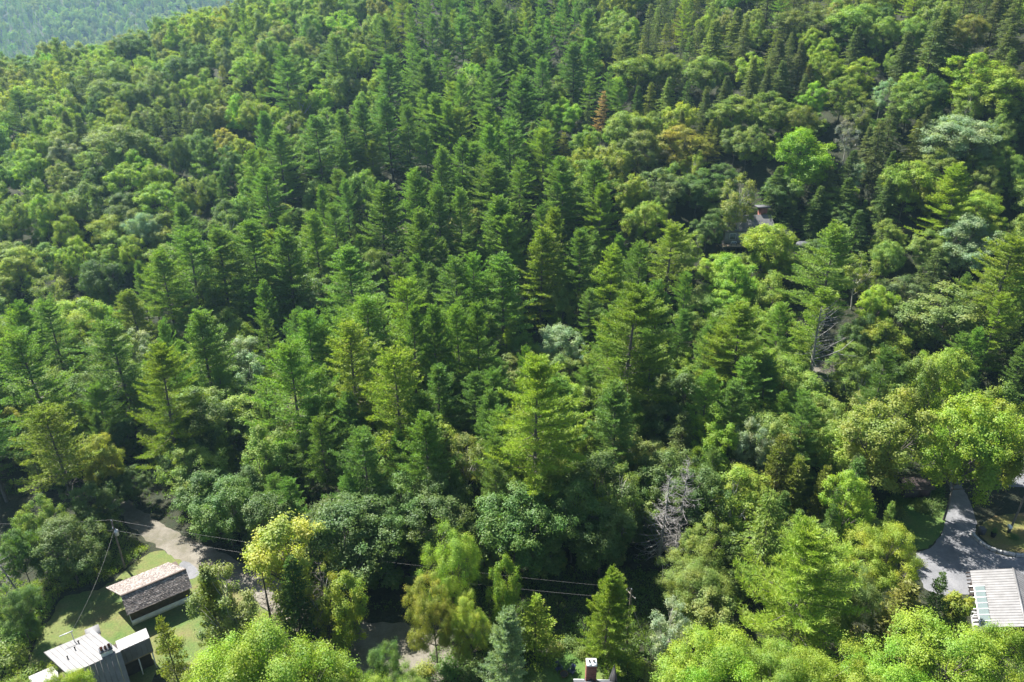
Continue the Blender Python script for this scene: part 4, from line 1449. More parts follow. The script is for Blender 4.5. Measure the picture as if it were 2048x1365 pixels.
def seam_roof(parent, fr, b0, z0, b1, z1, a0, a1, width, mname='metal_roof', skew=0.0, th=0.05):
    """standing seam panels, each its own part, running from (b0,z0) to (b1,z1); a from a0 to a1"""
    n = max(1, round(abs(a1 - a0) / width)); w = (a1 - a0) / n
    for i in range(n):
        mb = MB()
        s, t = a0 + w * i, a0 + w * (i + 1)
        bb0, zz0 = (b0(s) if callable(b0) else (b0, z0))
        g = 0.012 * (1 if w > 0 else -1)
        slab(mb, fr.p(s + g, bb0, zz0), fr.p(t - g, bb0, zz0), fr.p(t - g + skew, b1, z1), fr.p(s + g + skew, b1, z1), th)
        nrm = np.cross(fr.p(t, b1, z1) - fr.p(s, b1, z1), fr.p(s, bb0, zz0) - fr.p(s, b1, z1)); nrm /= np.linalg.norm(nrm)
        if nrm[2] < 0: nrm = -nrm
        r0 = fr.p(s - g, bb0, zz0); r1 = fr.p(s - g + skew, b1, z1)
        mb.box(r0 - fr.e * 0.014 + nrm * 0.002, fr.e * 0.03, r1 - r0, nrm * 0.04, 1)
        mb.obj('roof_panel', [M[mname], M['roof_rib']], parent)

# --- garage with wooden shingles
fg = Frame((-52.4, 73.63), (.795, .606))
gar = empty('garage', (*fg.p(4, 2.2, 0)[:2], 0), label='long low garage with weathered wooden shingle roof and white base', category='garage')
inv = lambda root: (lambda o: setattr(o, 'matrix_parent_inverse', root.matrix_basis.inverted()) or o)
bpy.context.view_layer.update()

def kid(root, o):
    o.parent = root
    o.matrix_parent_inverse = root.matrix_world.inverted()
    return o

def kobj(mb, name, mats, root, **props):
    o = mb.obj(name, mats, None, **props)
    return kid(root, o)

LG = 8.3
mb = MB(); poly = [(-.7, .85), (5.0, .85), (5.0, 3.05), (0, 4.82), (-.7, 4.05)]
mb.prism([fg.p(.35, b, z) for b, z in poly], fg.e * (LG - .7))
kobj(mb, 'wall', M['brown_siding'], gar)
mb = MB(); mb.prism([fg.p(.3, b, z) for b, z in [(-.78, -.2), (5.08, -.2), (5.08, .85), (-.78, .85)]], fg.e * (LG - .6))
kobj(mb, 'base_wall', M['white_paint'], gar, label='white painted base wall')
mb = MB(); mb.prism([fg.p(.27, b, z) for b, z in [(.1, .87), (3.6, .87), (3.6, 2.5), (.1, 2.9)]], fg.e * 0.07)
kobj(mb, 'door', M['white_paint'], gar)
roof = MB()
slab(roof, fg.p(0, 0, 4.98), fg.p(LG, 0, 4.98), fg.p(LG - 1.25, 5.4, 3.0), fg.p(-1.25, 5.4, 3.0), .10)
slab(roof, fg.p(0, 0, 4.98), fg.p(LG, 0, 4.98), fg.p(LG, -1.9, 3.08), fg.p(0, -1.9, 3.08), .10)
ro = kobj(roof, 'roof', M['brown_siding'], gar)
def shingle_rows(fr, b0, z0, b1, z1, L, expo=0.21, skew=0.0):
    mb = MB()
    p0, p1 = np.array([b0, z0]), np.array([b1, z1])
    ln = np.linalg.norm(p1 - p0); d = (p1 - p0) / ln
    nr = np.array([-d[1], d[0]]); nr = nr if nr[1] > 0 else -nr
    rows = int(ln / expo)
    for r in range(rows + 1):
        a = -0.03
        while a < L:
            w = rng.uniform(.14, .32)
            w = min(w, L + .03 - a)
            if w < .05: break
            s0 = r * expo + rng.normal() * .012; s1 = min(s0 + expo * 1.5, ln + .05)
            lo = p0 + d * s0 + nr * .012; hi = p0 + d * s1 + nr * (.045 + rng.uniform(0, .025))
            k0, k1 = skew * s0 / ln, skew * s1 / ln
            P0, P1 = fr.p(a + .008 + k0, *lo), fr.p(a + w - .008 + k0, *lo)
            Q0, Q1 = fr.p(a + .008 + k1, *hi), fr.p(a + w - .008 + k1, *hi)
            slab(mb, P0, P1, Q1, Q0, .02)
            a += w
    return mb
s1 = shingle_rows(fg, 0, 5.0, 5.4, 3.02, LG, skew=-1.25).obj('shingles', M['wood_shingle'], None, kind='stuff')
s2 = shingle_rows(fg, 0, 5.0, -1.9, 3.1, LG).obj('shingles', M['wood_shingle'], None, kind='stuff')
for s in (s1, s2):
    kid(ro, s)
mb = MB()
mb.box(fg.p(-.04, -.14, 4.97), fg.e * (LG + .08), fg.n * .28, np.array([0, 0, .07]))
kid(ro, mb.obj('ridge_board', M['brown_siding']))

# --- cottage with a standing seam metal roof
fc = Frame((-46.75, 63.34), (.8, .6))
cot = empty('cottage', (*fc.p(-4, 2, 0)[:2], 0), label='cottage with grey standing seam metal roof and squat white chimney', category='house')
bpy.context.view_layer.update()
mb = MB(); mb.prism([fc.p(-6.4, b, z) for b, z in [(-1.5, -.2), (7.0, -.2), (7.0, 4.35), (0, 6.15), (-1.5, 3.4)]], fc.e * 4.6)
kobj(mb, 'wall', M['brown_siding'], cot)
mb = MB(); mb.prism([fc.p(-.8, b, z) for b, z in [(2.3, -.2), (3.8, -.2), (3.8, 4.5), (2.3, 4.7)]], fc.e * 3.5)
kobj(mb, 'wing_wall', M['dark_wood'], cot)
rt = MB(); slab(rt, fc.p(-5.9, 0, 6.38), fc.p(-.3, 0, 6.38), fc.p(-2.3, 7.7, 4.38), fc.p(-7.9, 7.7, 4.38), .12)
croof = kobj(rt, 'roof', M['roof_rib'], cot)
root_fix = []
def seam(fr, root, *a, **k):
    before = set(C.objects)
    seam_roof(None, fr, *a, **k)
    for o in set(C.objects) - before:
        kid(root, o)
seam(fc, croof, 0, 6.45, 7.75, 4.45, -5.9, -.3, .56, skew=-2.0)
seam(fc, croof, -.03, 6.44, -2.0, 3.0, -5.9, -.3, .56)
seam(fc, croof, 1.75, 5.0, 4.0, 4.72, -.5, 3.05, .6)
seam(fc, croof, 1.72, 4.99, 1.35, 3.1, -.5, 3.05, .6)
seam(fc, croof, 2.4, 4.1, 5.6, 3.7, -9.9, -7.0, .6)
mb = MB(); mb.box(fc.p(-.5, 1.4, 2.85), fc.e * 3.5, fc.n * .5, np.array([0, 0, .22])); kobj(mb, 'beam', M['tan_wood'], cot)
mb = MB(); mb.box(fc.p(2.8, 1.5, 0), fc.e * .14, fc.n * .14, np.array([0, 0, 2.85])); kobj(mb, 'post', M['white_paint'], cot)
mb = MB(); mb.box(fc.p(1.2, 1.5, 0), fc.e * .14, fc.n * .14, np.array([0, 0, 2.85])); kobj(mb, 'post', M['white_paint'], cot)
mb = MB(); mb.box(fc.p(-3.3, 6.9, 4.2), fc.e * 1.6, fc.n * 1.9, np.array([0, 0, .16])); kobj(mb, 'porch_roof', M['metal_roof'], cot)
mb = MB(); mb.box(fc.p(-3.1, 7.7, -.2), fc.e * 1.2, fc.n * .9, np.array([0, 0, 4.3])); kobj(mb, 'porch_wall', M['brown_siding'], cot)
ch = MB(); ch.box(fc.p(-2.3, .35, 5.8), fc.e * 1.25, fc.n * .8, np.array([0, 0, 1.25])); cho = kobj(ch, 'chimney', M['white_paint'], cot)
mb = MB(); mb.box(fc.p(-2.38, .27, 7.05), fc.e * 1.41, fc.n * .96, np.array([0, 0, .1])); kid(cho, mb.obj('chimney_cap', M['slate']))
for k in range(3):
    mb = MB(); c = fc.p(-2.1 + .42 * k, .75, 7.15)
    mb.tube([c, c + [0, 0, .28], c + [0, 0, .42]], [.15, .13, .17 if k != 1 else .09], 8)
    kid(cho, mb.obj('flue_pot', M['terracotta' if k < 2 else 'rust']))
for a, b, hgt in ((-4.2, 6.2, .5), (-4.7, 5.0, .5), (-5.6, 3.6, .5)):
    mb = MB(); z = 6.45 - 2.0 * b / 7.75
    c = fc.p(a, b, z - .05); mb.tube([c, c + [0, 0, hgt * .7], c + [0, 0, hgt]], [.07, .07, .10], 7); kobj(mb, 'vent_pipe', M['black'], cot)
MAST = fc.p(-4.6, 7.2, 6.2)
mb = MB(); mb.tube([fc.p(-4.6, 7.2, 4.4), MAST], [.05, .05], 6); mb.box(MAST - fc.e * 1.3 - fc.n * .04, fc.e * 1.5, fc.n * .09, np.array([0, 0, .09])); kobj(mb, 'service_mast', M['grey_metal'], cot)

# --- metal roofed house at the driveway
fh = Frame((70.34, 78.74), (-.42, -.907))       # a towards the camera, b to the right
hs = empty('house', (*fh.p(5.5, 0, 0)[:2], 0), label='house with pale ribbed metal roof and a glazed strip along its eave', category='house')
bpy.context.view_layer.update()
LH = 11.5
mb = MB(); mb.prism([fh.p(.3, b, z) for b, z in [(-4.3, -.2), (4.3, -.2), (4.3, 2.85), (0, 4.85), (-4.3, 2.85)]], fh.e * 2.9); kobj(mb, 'wall', M['brown_siding'], hs)
mb = MB(); mb.prism([fh.p(3.2, b, z) for b, z in [(-3.3, -.2), (4.3, -.2), (4.3, 2.85), (0, 4.85), (-3.3, 3.2)]], fh.e * 8.0); kobj(mb, 'wall', M['brown_siding'], hs)
mb = MB(); mb.box(fh.p(3.25, -4.6, -.1), fh.e * 8.0, fh.n * 1.3, np.array([0, 0, .5])); kobj(mb, 'deck', M['grey_wall'], hs)
rt = MB(); slab(rt, fh.p(0, 0, 4.97), fh.p(LH, 0, 4.97), fh.p(LH, 4.7, 2.77), fh.p(0, 4.7, 2.77), .1)
hroof = kobj(rt, 'roof', M['roof_rib'], hs)
sl_ = lambda b: 5.05 + (b / 4.7) * 2.2
seam(fh, hroof, 0, 5.05, -4.75, sl_(-4.75), 0, 3.25, .5)
seam(fh, hroof, 0, 5.05, -3.4, sl_(-3.4), 3.25, LH, .5)
seam(fh, hroof, .02, 5.04, 4.75, 2.84, 0, LH, .5)
mb = MB(); mb.box(fh.p(-.05, -.14, 5.06), fh.e * (LH + .1), fh.n * .28, np.array([0, 0, .07])); kid(hroof, mb.obj('ridge_cap', M['metal_roof']))
gl = MB(); gl.box(fh.p(3.3, -4.62, sl_(-4.6) - .16), fh.e * 8.2, fh.n * .12, np.array([0, 0, .16])); glo = kobj(gl, 'skylight', M['white_paint'], hs, label='strip of glazing with white bars')
nr_ = 7
for i in range(nr_ + 1):
    a = 3.35 + i * 8.1 / nr_
    mb = MB(); slab(mb, fh.p(a - .05, -5.1, sl_(-5.1)), fh.p(a + .05, -5.1, sl_(-5.1)), fh.p(a + .05, -3.38, sl_(-3.38)), fh.p(a - .05, -3.38, sl_(-3.38)), .16); kid(glo, mb.obj('rafter', M['white_paint']))
    if i < nr_:
        mb = MB(); slab(mb, fh.p(a + .06, -4.6, sl_(-4.6) - .07), fh.p(a + 8.1 / nr_ - .06, -4.6, sl_(-4.6) - .07), fh.p(a + 8.1 / nr_ - .06, -3.42, sl_(-3.42) - .07), fh.p(a + .06, -3.42, sl_(-3.42) - .07), .03); kid(glo, mb.obj('pane', M['glass']))
for i in range(15):
    a = .2 + i * .78
    mb = MB(); slab(mb, fh.p(a, -5.25, sl_(-5.25) - .1), fh.p(a + .1, -5.25, sl_(-5.25) - .1), fh.p(a + .1, -4.55, sl_(-4.55) - .1), fh.p(a, -4.55, sl_(-4.55) - .1), .14); kid(hroof, mb.obj('rafter_tail', M['dark_wood']))

# --- brick chimney house at the foot of the picture
pc = at(1183, 1322, 7.2); bx0, by0 = pc[0], pc[1]
bh = empty('brick_chimney_house', (bx0, by0 - 4, 0), label='dark roofed house with red brick chimney and pointed turret, mostly below view', category='house')
bpy.context.view_layer.update()
CW, CD = 1.15, .8
mb = MB(); mb.cbox((bx0, by0 - .1, 0), CW - .06, CD - .06, 6.9); chim = kobj(mb, 'chimney', M['mortar'], bh)
mb = MB()
zc_ = 2.6; row = 0
while zc_ < 6.86:
    for side, (cx, cyy, ax, ln) in enumerate((((0), -CD / 2, 0, CW), (0, CD / 2, 0, CW), (-CW / 2, 0, 1, CD), (CW / 2, 0, 1, CD))):
        n = 5 if ax == 0 else 3
        w = ln / n
        for k in range(n + (row % 2)):
            c0 = -ln / 2 + w * (k - .5 * (row % 2)); c1 = c0 + w - .018
            c0, c1 = max(c0, -ln / 2), min(c1, ln / 2)
            if c1 - c0 < .03: continue
            pr = rng.uniform(.0, .008)
            if ax == 0:
                mb.box([bx0 + c0, by0 - .1 + cyy - .04 - pr, zc_], [c1 - c0, 0, 0], [0, .08 + pr, 0], [0, 0, .072])
            else:
                mb.box([bx0 + cx - .04 - pr, by0 - .1 + c0, zc_], [.08 + 2 * pr, 0, 0], [0, c1 - c0, 0], [0, 0, .072])
    zc_ += .09; row += 1
island_mat('brick_mix', [(0.0, (0.20, 0.08, 0.06)), (0.5, (0.30, 0.12, 0.085)), (1.0, (0.38, 0.18, 0.13))], 0.9)
kid(chim, mb.obj('bricks', M['brick_mix'], None, kind='stuff'))
for k in (-1, 1):
    mb = MB(); mb.cbox((bx0 + k * .31, by0 - .1, 6.9), .60, 1.0, .26); kid(chim, mb.obj('chimney_cap', M['white_paint']))
    mb = MB(); c = np.array([bx0 + k * .26, by0 - .1, 7.16]); mb.tube([c, c + [0, 0, .1], c + [0, 0, .26]], [.15, .15, .12], 8); kid(chim, mb.obj('flue_pot', M['mortar']))
zr = 3.9
e0, e1 = at(1147, 1361, zr), at(1226, 1363, zr)
mb = MB(); slab(mb, e0, e1, e1 + [0, -6, 3.0], e0 + [0, -6, 3.0], .18); broof = kobj(mb, 'roof', M['slate'], bh)
mb = MB(); mb.box(e0 + [0, .02, -.1], e1 - e0, [0, .14, 0], [0, 0, .16]); kid(broof, mb.obj('gutter', M['grey_metal']))
mb = MB(); mb.box([e0[0] + .3, e0[1] - 6, -.2], [e1[0] - e0[0] - .6, 0, 0], [0, 5.6, 0], [0, 0, zr]); kobj(mb, 'wall', M['grey_wall'], bh)
mb = MB(); ck = np.array([bx0, e0[1] + .1, zr])
mb.add([ck + [-.75, -.9, .42], ck + [.75, -.9, .42], ck + [0, -.1, .95], ck + [0, -2.2, 1.15], ck + [-.75, .0, .1], ck + [.75, 0, .1]], tris=[(0, 4, 2), (0, 2, 3), (1, 2, 5), (1, 3, 2), (4, 5, 2)])
kid(broof, mb.obj('cricket', M['slate']))
tp = at(1229, 1329, 6.4)
mb = MB()
hb = .62
base4 = [tp + [-hb, -hb * .6, -3.4], tp + [hb * .8, -hb, -3.4], tp + [hb, hb * .6, -3.4], tp + [-hb * .8, hb, -3.4]]
mb.add([tp] + base4, tris=[(0, 1, 2), (0, 2, 3), (0, 3, 4), (0, 4, 1)])
tur = kobj(mb, 'turret_roof', M['black'], bh)
for bq in base4:
    mb = MB(); mb.tube([tp, bq], [.03, .03], 5); kid(tur, mb.obj('hip_ridge', M['slate']))
mb = MB(); mb.cbox((tp[0], tp[1], -.2), 1.3, 1.3, tp[2] - 3.3); kobj(mb, 'turret_wall', M['grey_wall'], bh)

# --- grey house on the slope
def ground_pixel(u, v):
    x, y = from_pixel(u, v, 0.0)
    return np.array([x, y, tz(x, y)])
g0 = ground_pixel(1498, 497)
fs = Frame((g0[0], g0[1]), (1, 0.06))
gz = g0[2] - .3
gh = empty('grey_house', (g0[0], g0[1], gz), label='grey hillside house with a flat capped brick chimney among the trees', category='house')
bpy.context.view_layer.update()
A0, A1 = -7.0, 6.0
mb = MB(); mb.prism([fs.p(A0, b, gz + z) for b, z in [(0, 0), (8, 0), (8, 5.0), (4, 7.8), (0, 5.0)]], fs.e * (A1 - A0)); kobj(mb, 'wall', M['grey_wall'], gh)
mb = MB(); slab(mb, fs.p(A0 - .4, -.5, gz + 4.75), fs.p(A1 + .4, -.5, gz + 4.75), fs.p(A1 + .4, 4, gz + 7.95), fs.p(A0 - .4, 4, gz + 7.95), .2)
slab(mb, fs.p(A0 - .4, 8.5, gz + 4.75), fs.p(A1 + .4, 8.5, gz + 4.75), fs.p(A1 + .4, 4.0, gz + 7.95), fs.p(A0 - .4, 4.0, gz + 7.95), .2)
kobj(mb, 'roof', M['grey_shingle'], gh)
mb = MB(); mb.prism([fs.p(A1 + .05, b, gz + z) for b, z in [(-1, 0), (6, 0), (6, 3.0), (2.5, 5.2), (-1, 3.0)]], fs.e * 5.4); kobj(mb, 'wing', M['grey_wall'], gh)
mb = MB(); slab(mb, fs.p(A1 + .1, -1.4, gz + 2.95), fs.p(A1 + 5.8, -1.4, gz + 2.95), fs.p(A1 + 5.8, 2.5, gz + 5.4), fs.p(A1 + .1, 2.5, gz + 5.4), .18)
slab(mb, fs.p(A1 + .1, 6.4, gz + 2.95), fs.p(A1 + 5.8, 6.4, gz + 2.95), fs.p(A1 + 5.8, 2.5, gz + 5.4), fs.p(A1 + .1, 2.5, gz + 5.4), .18); kobj(mb, 'wing_roof', M['grey_shingle'], gh)
for a, z, w, h in ((-5.6, 2.6, 1.5, 1.4), (-2.6, 2.6, 1.5, 1.4), (.6, 2.6, 1.5, 1.4), (-5.0, .6, 1.3, 1.2), (3.2, 2.6, 1.5, 1.4)):
    mb = MB(); mb.box(fs.p(a - .1, -.06, gz + z - .1), fs.e * (w + .2), fs.n * .1, np.array([0, 0, h + .2])); wo = kobj(mb, 'window', M['white_paint'], gh)
    mb = MB(); mb.box(fs.p(a, -.09, gz + z), fs.e * w, fs.n * .05, np.array([0, 0, h])); kid(wo, mb.obj('pane', M['glass']))
mb = MB(); mb.box(fs.p(3.6, 5.0, gz + 4), fs.e * 2.0, fs.n * 1.3, np.array([0, 0, 5.6])); cq = kobj(mb, 'chimney', M['brick_mix'], gh)
mb = MB(); mb.box(fs.p(2.6, 4.4, gz + 9.6), fs.e * 3.8, fs.n * 2.4, np.array([0, 0, .3])); kid(cq, mb.obj('chimney_cap', M['slate']))
mb = MB(); mb.box(fs.p(A0 - 1.5, -2.4, gz + 1.2), fs.e * 8, fs.n * 2.3, np.array([0, 0, .15])); dk = kobj(mb, 'deck', M['tan_wood'], gh)
for k in range(7):
    mb = MB(); mb.box(fs.p(A0 - 1.45 + k * 1.3, -2.35, gz - .6), fs.e * .12, fs.n * .12, np.array([0, 0, 2.8])); kid(dk, mb.obj('post', M['slate']))
bq = ground_pixel(1603, 500)
mb = MB(); d = unit(rng.normal(size=(90, 3))); 
import bmesh
bm = bmesh.new(); bmesh.ops.create_icosphere(bm, subdivisions=3, radius=1)
for vv in bm.verts:
    vv.co = Vector((vv.co.x * 2.3, vv.co.y * 1.7, vv.co.z * 1.5)) * (1 + .12 * math.sin(3 * vv.co.x + 2 * vv.co.y) + .08 * math.sin(5 * vv.co.z + vv.co.x * 4))
me = bpy.data.meshes.new('boulder'); bm.to_mesh(me); bm.free(); me.materials.append(M['slate'])
bo = bpy.data.objects.new('boulder', me); C.objects.link(bo); bo.location = bq + [0, 0, .5]; bo['label'] = 'dark rounded boulder right of the grey house'; bo['category'] = 'boulder'

# --- dark red roofed cabin glimpsed between the pines
r0 = ground_pixel(793, 486); fr_ = Frame((r0[0], r0[1]), (1, .2)); rz = r0[2] - .2
rc = empty('cabin', (r0[0], r0[1], rz), label='small dark red roofed cabin glimpsed between the pines', category='cabin'); bpy.context.view_layer.update()
mb = MB(); mb.prism([fr_.p(-3.5, b, rz + z) for b, z in [(0, 0), (5, 0), (5, 2.7), (2.5, 4.1), (0, 2.7)]], fr_.e * 7); kobj(mb, 'wall', M['dark_wood'], rc)
mb = MB(); slab(mb, fr_.p(-3.9, -.4, rz + 2.55), fr_.p(3.9, -.4, rz + 2.55), fr_.p(3.9, 2.5, rz + 4.25), fr_.p(-3.9, 2.5, rz + 4.25), .15); slab(mb, fr_.p(-3.9, 5.4, rz + 2.55), fr_.p(3.9, 5.4, rz + 2.55), fr_.p(3.9, 2.5, rz + 4.25), fr_.p(-3.9, 2.5, rz + 4.25), .15); kobj(mb, 'roof', M['red_roof'], rc)

# --- brown shed
s0 = at(1832, 997); fsd = Frame((s0[0], s0[1]), (1, .05)); sz_ = tz(s0[0], s0[1])
sh = empty('shed', (s0[0], s0[1], sz_), label='dark brown wooden shed in shade left of the driveway', category='shed'); bpy.context.view_layer.update()
mb = MB(); mb.prism([fsd.p(-2.3, b, sz_ + z) for b, z in [(0, -.2), (3.4, -.2), (3.4, 2.2), (1.7, 3.0), (0, 2.2)]], fsd.e * 4.6); kobj(mb, 'wall', M['brown_siding'], sh)
mb = MB(); slab(mb, fsd.p(-2.7, -.5, sz_ + 2.1), fsd.p(2.7, -.5, sz_ + 2.1), fsd.p(2.7, 1.7, sz_ + 3.15), fsd.p(-2.7, 1.7, sz_ + 3.15), .12); slab(mb, fsd.p(-2.7, 3.9, sz_ + 2.1), fsd.p(2.7, 3.9, sz_ + 2.1), fsd.p(2.7, 1.7, sz_ + 3.15), fsd.p(-2.7, 1.7, sz_ + 3.15), .12); kobj(mb, 'roof', M['dark_wood'], sh)
mb = MB(); mb.box(fsd.p(.3, -.05, sz_ - .1), fsd.e * 1.7, fsd.n * .1, np.array([0, 0, 2.0])); kobj(mb, 'door', M['red_roof'], sh)

# ------------------------------------------------------------------ poles, wires, kerb, small things
def pole(name, base, H, label, r=.15, transformer=False, arm=True, lean=(0, 0)):
    root = empty(name, tuple(base), label=label, category='utility pole')
    mb = MB(); mb.tube([[0, 0, -.5], [lean[0] * .5, lean[1] * .5, H * .5], [lean[0], lean[1], H]], [r * 1.15, r, r * .8], 10); mb.obj('shaft', M['pole_wood'], root)
    if arm:
        mb = MB(); mb.cbox((lean[0], lean[1], H - .9), .1, 1.9, .12, rot=.5); mb.obj('crossarm', M['pole_wood'], root)
        for k in (-1, 0, 1):
            c = np.array([lean[0] - math.sin(.5) * .85 * k, lean[1] + math.cos(.5) * .85 * k, H - .78 if k else H]); mb = MB(); mb.tube([c, c + [0, 0, .12], c + [0, 0, .22]], [.05, .07, .03], 7); mb.obj('insulator', M['white_paint'], root)
    if transformer:
        mb = MB(); c = np.array([lean[0] + .38, lean[1] - .15, H - 2.5]); mb.tube([c, c + [0, 0, .02], c + [0, 0, .9], c + [0, 0, 1.0]], [.12, .27, .27, .1], 12); tr = mb.obj('transformer', M['grey_metal'], root)
        mb = MB(); mb.tube([c + [0, 0, 1.0], c + [0, 0, 1.25]], [.06, .04], 6); mb.obj('bushing', M['white_paint'], tr)
    return root
pA, pB, pC = at(250, 1136), at(1253, 1290), at(2018, 1065)
HA, HB, HC = 8.8, 9.6, 10.0
pole('utility_pole', pA, HA, 'utility pole carrying a grey transformer in the tall weeds', transformer=True)
pole('utility_pole', pB, HB, 'utility pole right of the feathery light green spruce')
pole('utility_pole', pC, HC, 'leaning utility pole on the dry grass bank behind the kerb', lean=(.4, -.2))
gp = ground_pixel(1672, 452)
pole('utility_pole', gp, 9.5, 'slim far utility pole in a dark gap uphill', r=.12, arm=False, transformer=True)

def wire(p, q, sag, label, r=.012):
    s = np.linspace(0, 1, 18)[:, None]
    pts = np.asarray(p) * (1 - s) + np.asarray(q) * s - np.array([0, 0, 4 * sag]) * s * (1 - s)
    mb = MB(); mb.tube(pts, r, 4); mb.obj('power_line', M['wire'], label=label, category='wire', group='wires strung between the utility poles')
TA, TB = pA + [0, 0, HA], pB + [0, 0, HB]
OFF = at(-120, 1045, 9.0)
wire(TA + [0, 0, .2], TB + [0, 0, .2], 1.0, 'topmost wire between the transformer pole and the centre pole')
wire(TA + [.1, 0, -1.7], TB + [0, 0, -1.6], 1.3, 'middle wire between the transformer pole and the centre pole', .015)
wire(OFF, TA + [0, 0, .2], .5, 'upper wire leaving the transformer pole towards the trees behind it')
wire(OFF - [0, 0, 1.8], TA + [0, 0, -1.7], .6, 'lower wire leaving the transformer pole towards the trees behind it')
wire(TA + [-.1, 0, -1.9], MAST, .9, 'service wire dropping from the transformer pole to the cottage roof', .014)
wire(TB + [0, 0, -1.9], at(1350, 1374, 3.5), 1.4, 'service wire dropping from the centre pole past the bushes', .014)
wire(TA + [0, 0, -1.2], at(274, 1132), 0.0, 'straight guy wire bracing the transformer pole')

kerb = empty('stone_kerb', tuple(at(1990, 1104)), label='curved kerb of grey stone blocks round the dry grass bank', category='kerb')
bpy.context.view_layer.update()
kp = [(1943, 1068), (1953, 1080), (1965, 1091), (1982, 1100), (2003, 1107), (2030, 1112), (2060, 1114), (2110, 1113)]
kpw = np.array([at(u, v)[:2] for u, v in kp])
dist = np.r_[0, np.cumsum(np.hypot(*np.diff(kpw, axis=0).T))]
s = 0.0
while s < dist[-1] - .3:
    ln = random.uniform(.7, 1.1)
    a_ = np.array([np.interp(s, dist, kpw[:, i]) for i in (0, 1)]); b_ = np.array([np.interp(s + ln, dist, kpw[:, i]) for i in (0, 1)])
    c = (a_ + b_) / 2; ang = math.atan2(*(b_ - a_)[::-1])
    bm = bmesh.new(); bmesh.ops.create_cube(bm, size=1)
    bmesh.ops.scale(bm, vec=(ln - .05, .5, .5 + random.uniform(-.06, .06)), verts=bm.verts)
    bmesh.ops.bevel(bm, geom=bm.edges, offset=.05, segments=1, affect='EDGES')
    for vv in bm.verts: vv.co += Vector((random.gauss(0, .015), random.gauss(0, .015), random.gauss(0, .015)))
    me = bpy.data.meshes.new('stone'); bm.to_mesh(me); bm.free(); me.materials.append(M['stone'])
    o = bpy.data.objects.new('stone', me); C.objects.link(o); o.location = (c[0], c[1], .2); o.rotation_euler = (random.gauss(0, .02), random.gauss(0, .02), ang + random.gauss(0, .03))
    kid(kerb, o)
    s += ln

def garden_chair(x, y, rz, label):
    r = empty('garden_chair', (x, y, 0.03), rz, label=label, category='chair', group='blue garden chairs on the back lawn')
    m = M['blue_plastic']
    for k in range(5):
        mb = MB(); mb.box([-.3, -.28 + .11 * k, .36 - .025 * k], [.6, 0, 0], [0, .1, -.022], [0, 0, .03]); mb.obj('seat_slat', m, r)
        hgt = .78 + .1 * math.cos((k - 2) * .6)
        mb = MB(); mb.box([-.29 + .118 * k, .22, .25], [.105, 0, 0], [0, .03, 0], [0, .30, hgt]); mb.obj('back_slat', m, r)
    for sx in (-1, 1):
        mb = MB(); mb.box([sx * .38 - .07, -.38, .55], [.14, 0, 0], [0, .75, 0], [0, 0, .03]); mb.obj('armrest', m, r)
        mb = MB(); mb.box([sx * .34 - .03, -.32, 0], [.06, 0, 0], [0, .08, 0], [0, 0, .55]); mb.obj('front_leg', m, r)
        mb = MB(); mb.box([sx * .34 - .03, -.3, .26], [.06, 0, 0], [0, .85, -.25], [0, 0, .09]); mb.obj('rear_leg', m, r)
c1, c2, fp = at(1117, 1341), at(1143, 1347), at(1128, 1353)
garden_chair(c1[0], c1[1], math.radians(28), 'dark blue garden chair left of the fire pit')
garden_chair(c2[0], c2[1], math.radians(-38), 'dark blue garden chair right of the fire pit')
fpit = empty('fire_pit', (fp[0], fp[1], .03), label='round rusty brown fire pit between two blue chairs', category='fire pit')
mb = MB(); mb.tube([[0, 0, .05], [0, 0, .12], [0, 0, .38], [0, 0, .44]], [.2, .36, .5, .52], 18); mb.obj('bowl', M['rust'], fpit)
mb = MB(); mb.tube([[0, 0, .36], [0, 0, .40]], [.47, .02], 18); mb.obj('ash_bed', M['black'], fpit)
for k in range(3):
    mb = MB(); a = k * 2.09; mb.tube([[.4 * math.cos(a), .4 * math.sin(a), .25], [.46 * math.cos(a), .46 * math.sin(a), 0]], .03, 5); mb.obj('leg', M['rust'], fpit)

b0 = at(1962, 1068)
binr = empty('wheeled_bin', tuple(b0 + [0, 0, .02]), label='dark grey wheeled bin beside the end of the stone kerb', category='bin')
mb = MB(); mb.box([-.38, -.4, .06], [.76, 0, 0], [0, .8, 0], [0, 0, 1.0]); mb.obj('body', M['slate'], binr)
mb = MB(); mb.prism([[-.42, -.46, 1.07], [.42, -.46, 1.07], [.42, .44, 1.07], [-.42, .44, 1.07]], [0, 0, .08]); mb.obj('lid', M['slate'], binr)
for sx in (-.34, .34):
    mb = MB(); mb.tube([[sx - .04, .38, .12], [sx + .04, .38, .12]], .12, 10); mb.obj('wheel', M['black'], binr)
b1 = at(1985, 1074)
pl = empty('planter', tuple(b1 + [0, 0, .02]), label='black planter with a small dark bush behind the kerb', category='planter')
mb = MB(); mb.tube([[0, 0, 0], [0, 0, .02], [0, 0, .65], [0, 0, .7]], [.1, .3, .42, .4], 14); mb.obj('pot', M['black'], pl)
wood, fol = make_shrub(1.3, .42, 500, .16)
o = fol.obj('foliage', M['leaf'], pl, tint=TINT['d'][0]); o.location = (0, 0, .6)
b2 = at(2016, 1066)
mbx = empty('mailbox_post', tuple(b2 + [0, 0, .02]), label='small white box on a dark post beside the leaning pole', category='post box')
mb = MB(); mb.box([-.14, -.14, -.2], [.28, 0, 0], [0, .28, 0], [0, 0, 1.1]); mb.obj('post', M['black'], mbx)
mb = MB(); mb.prism([[-.26, -.22, .9], [.26, -.22, .9], [.26, -.22, 1.35], [0, -.22, 1.5], [-.26, -.22, 1.35]], [0, .5, 0]); mb.obj('box', M['white_paint'], mbx)

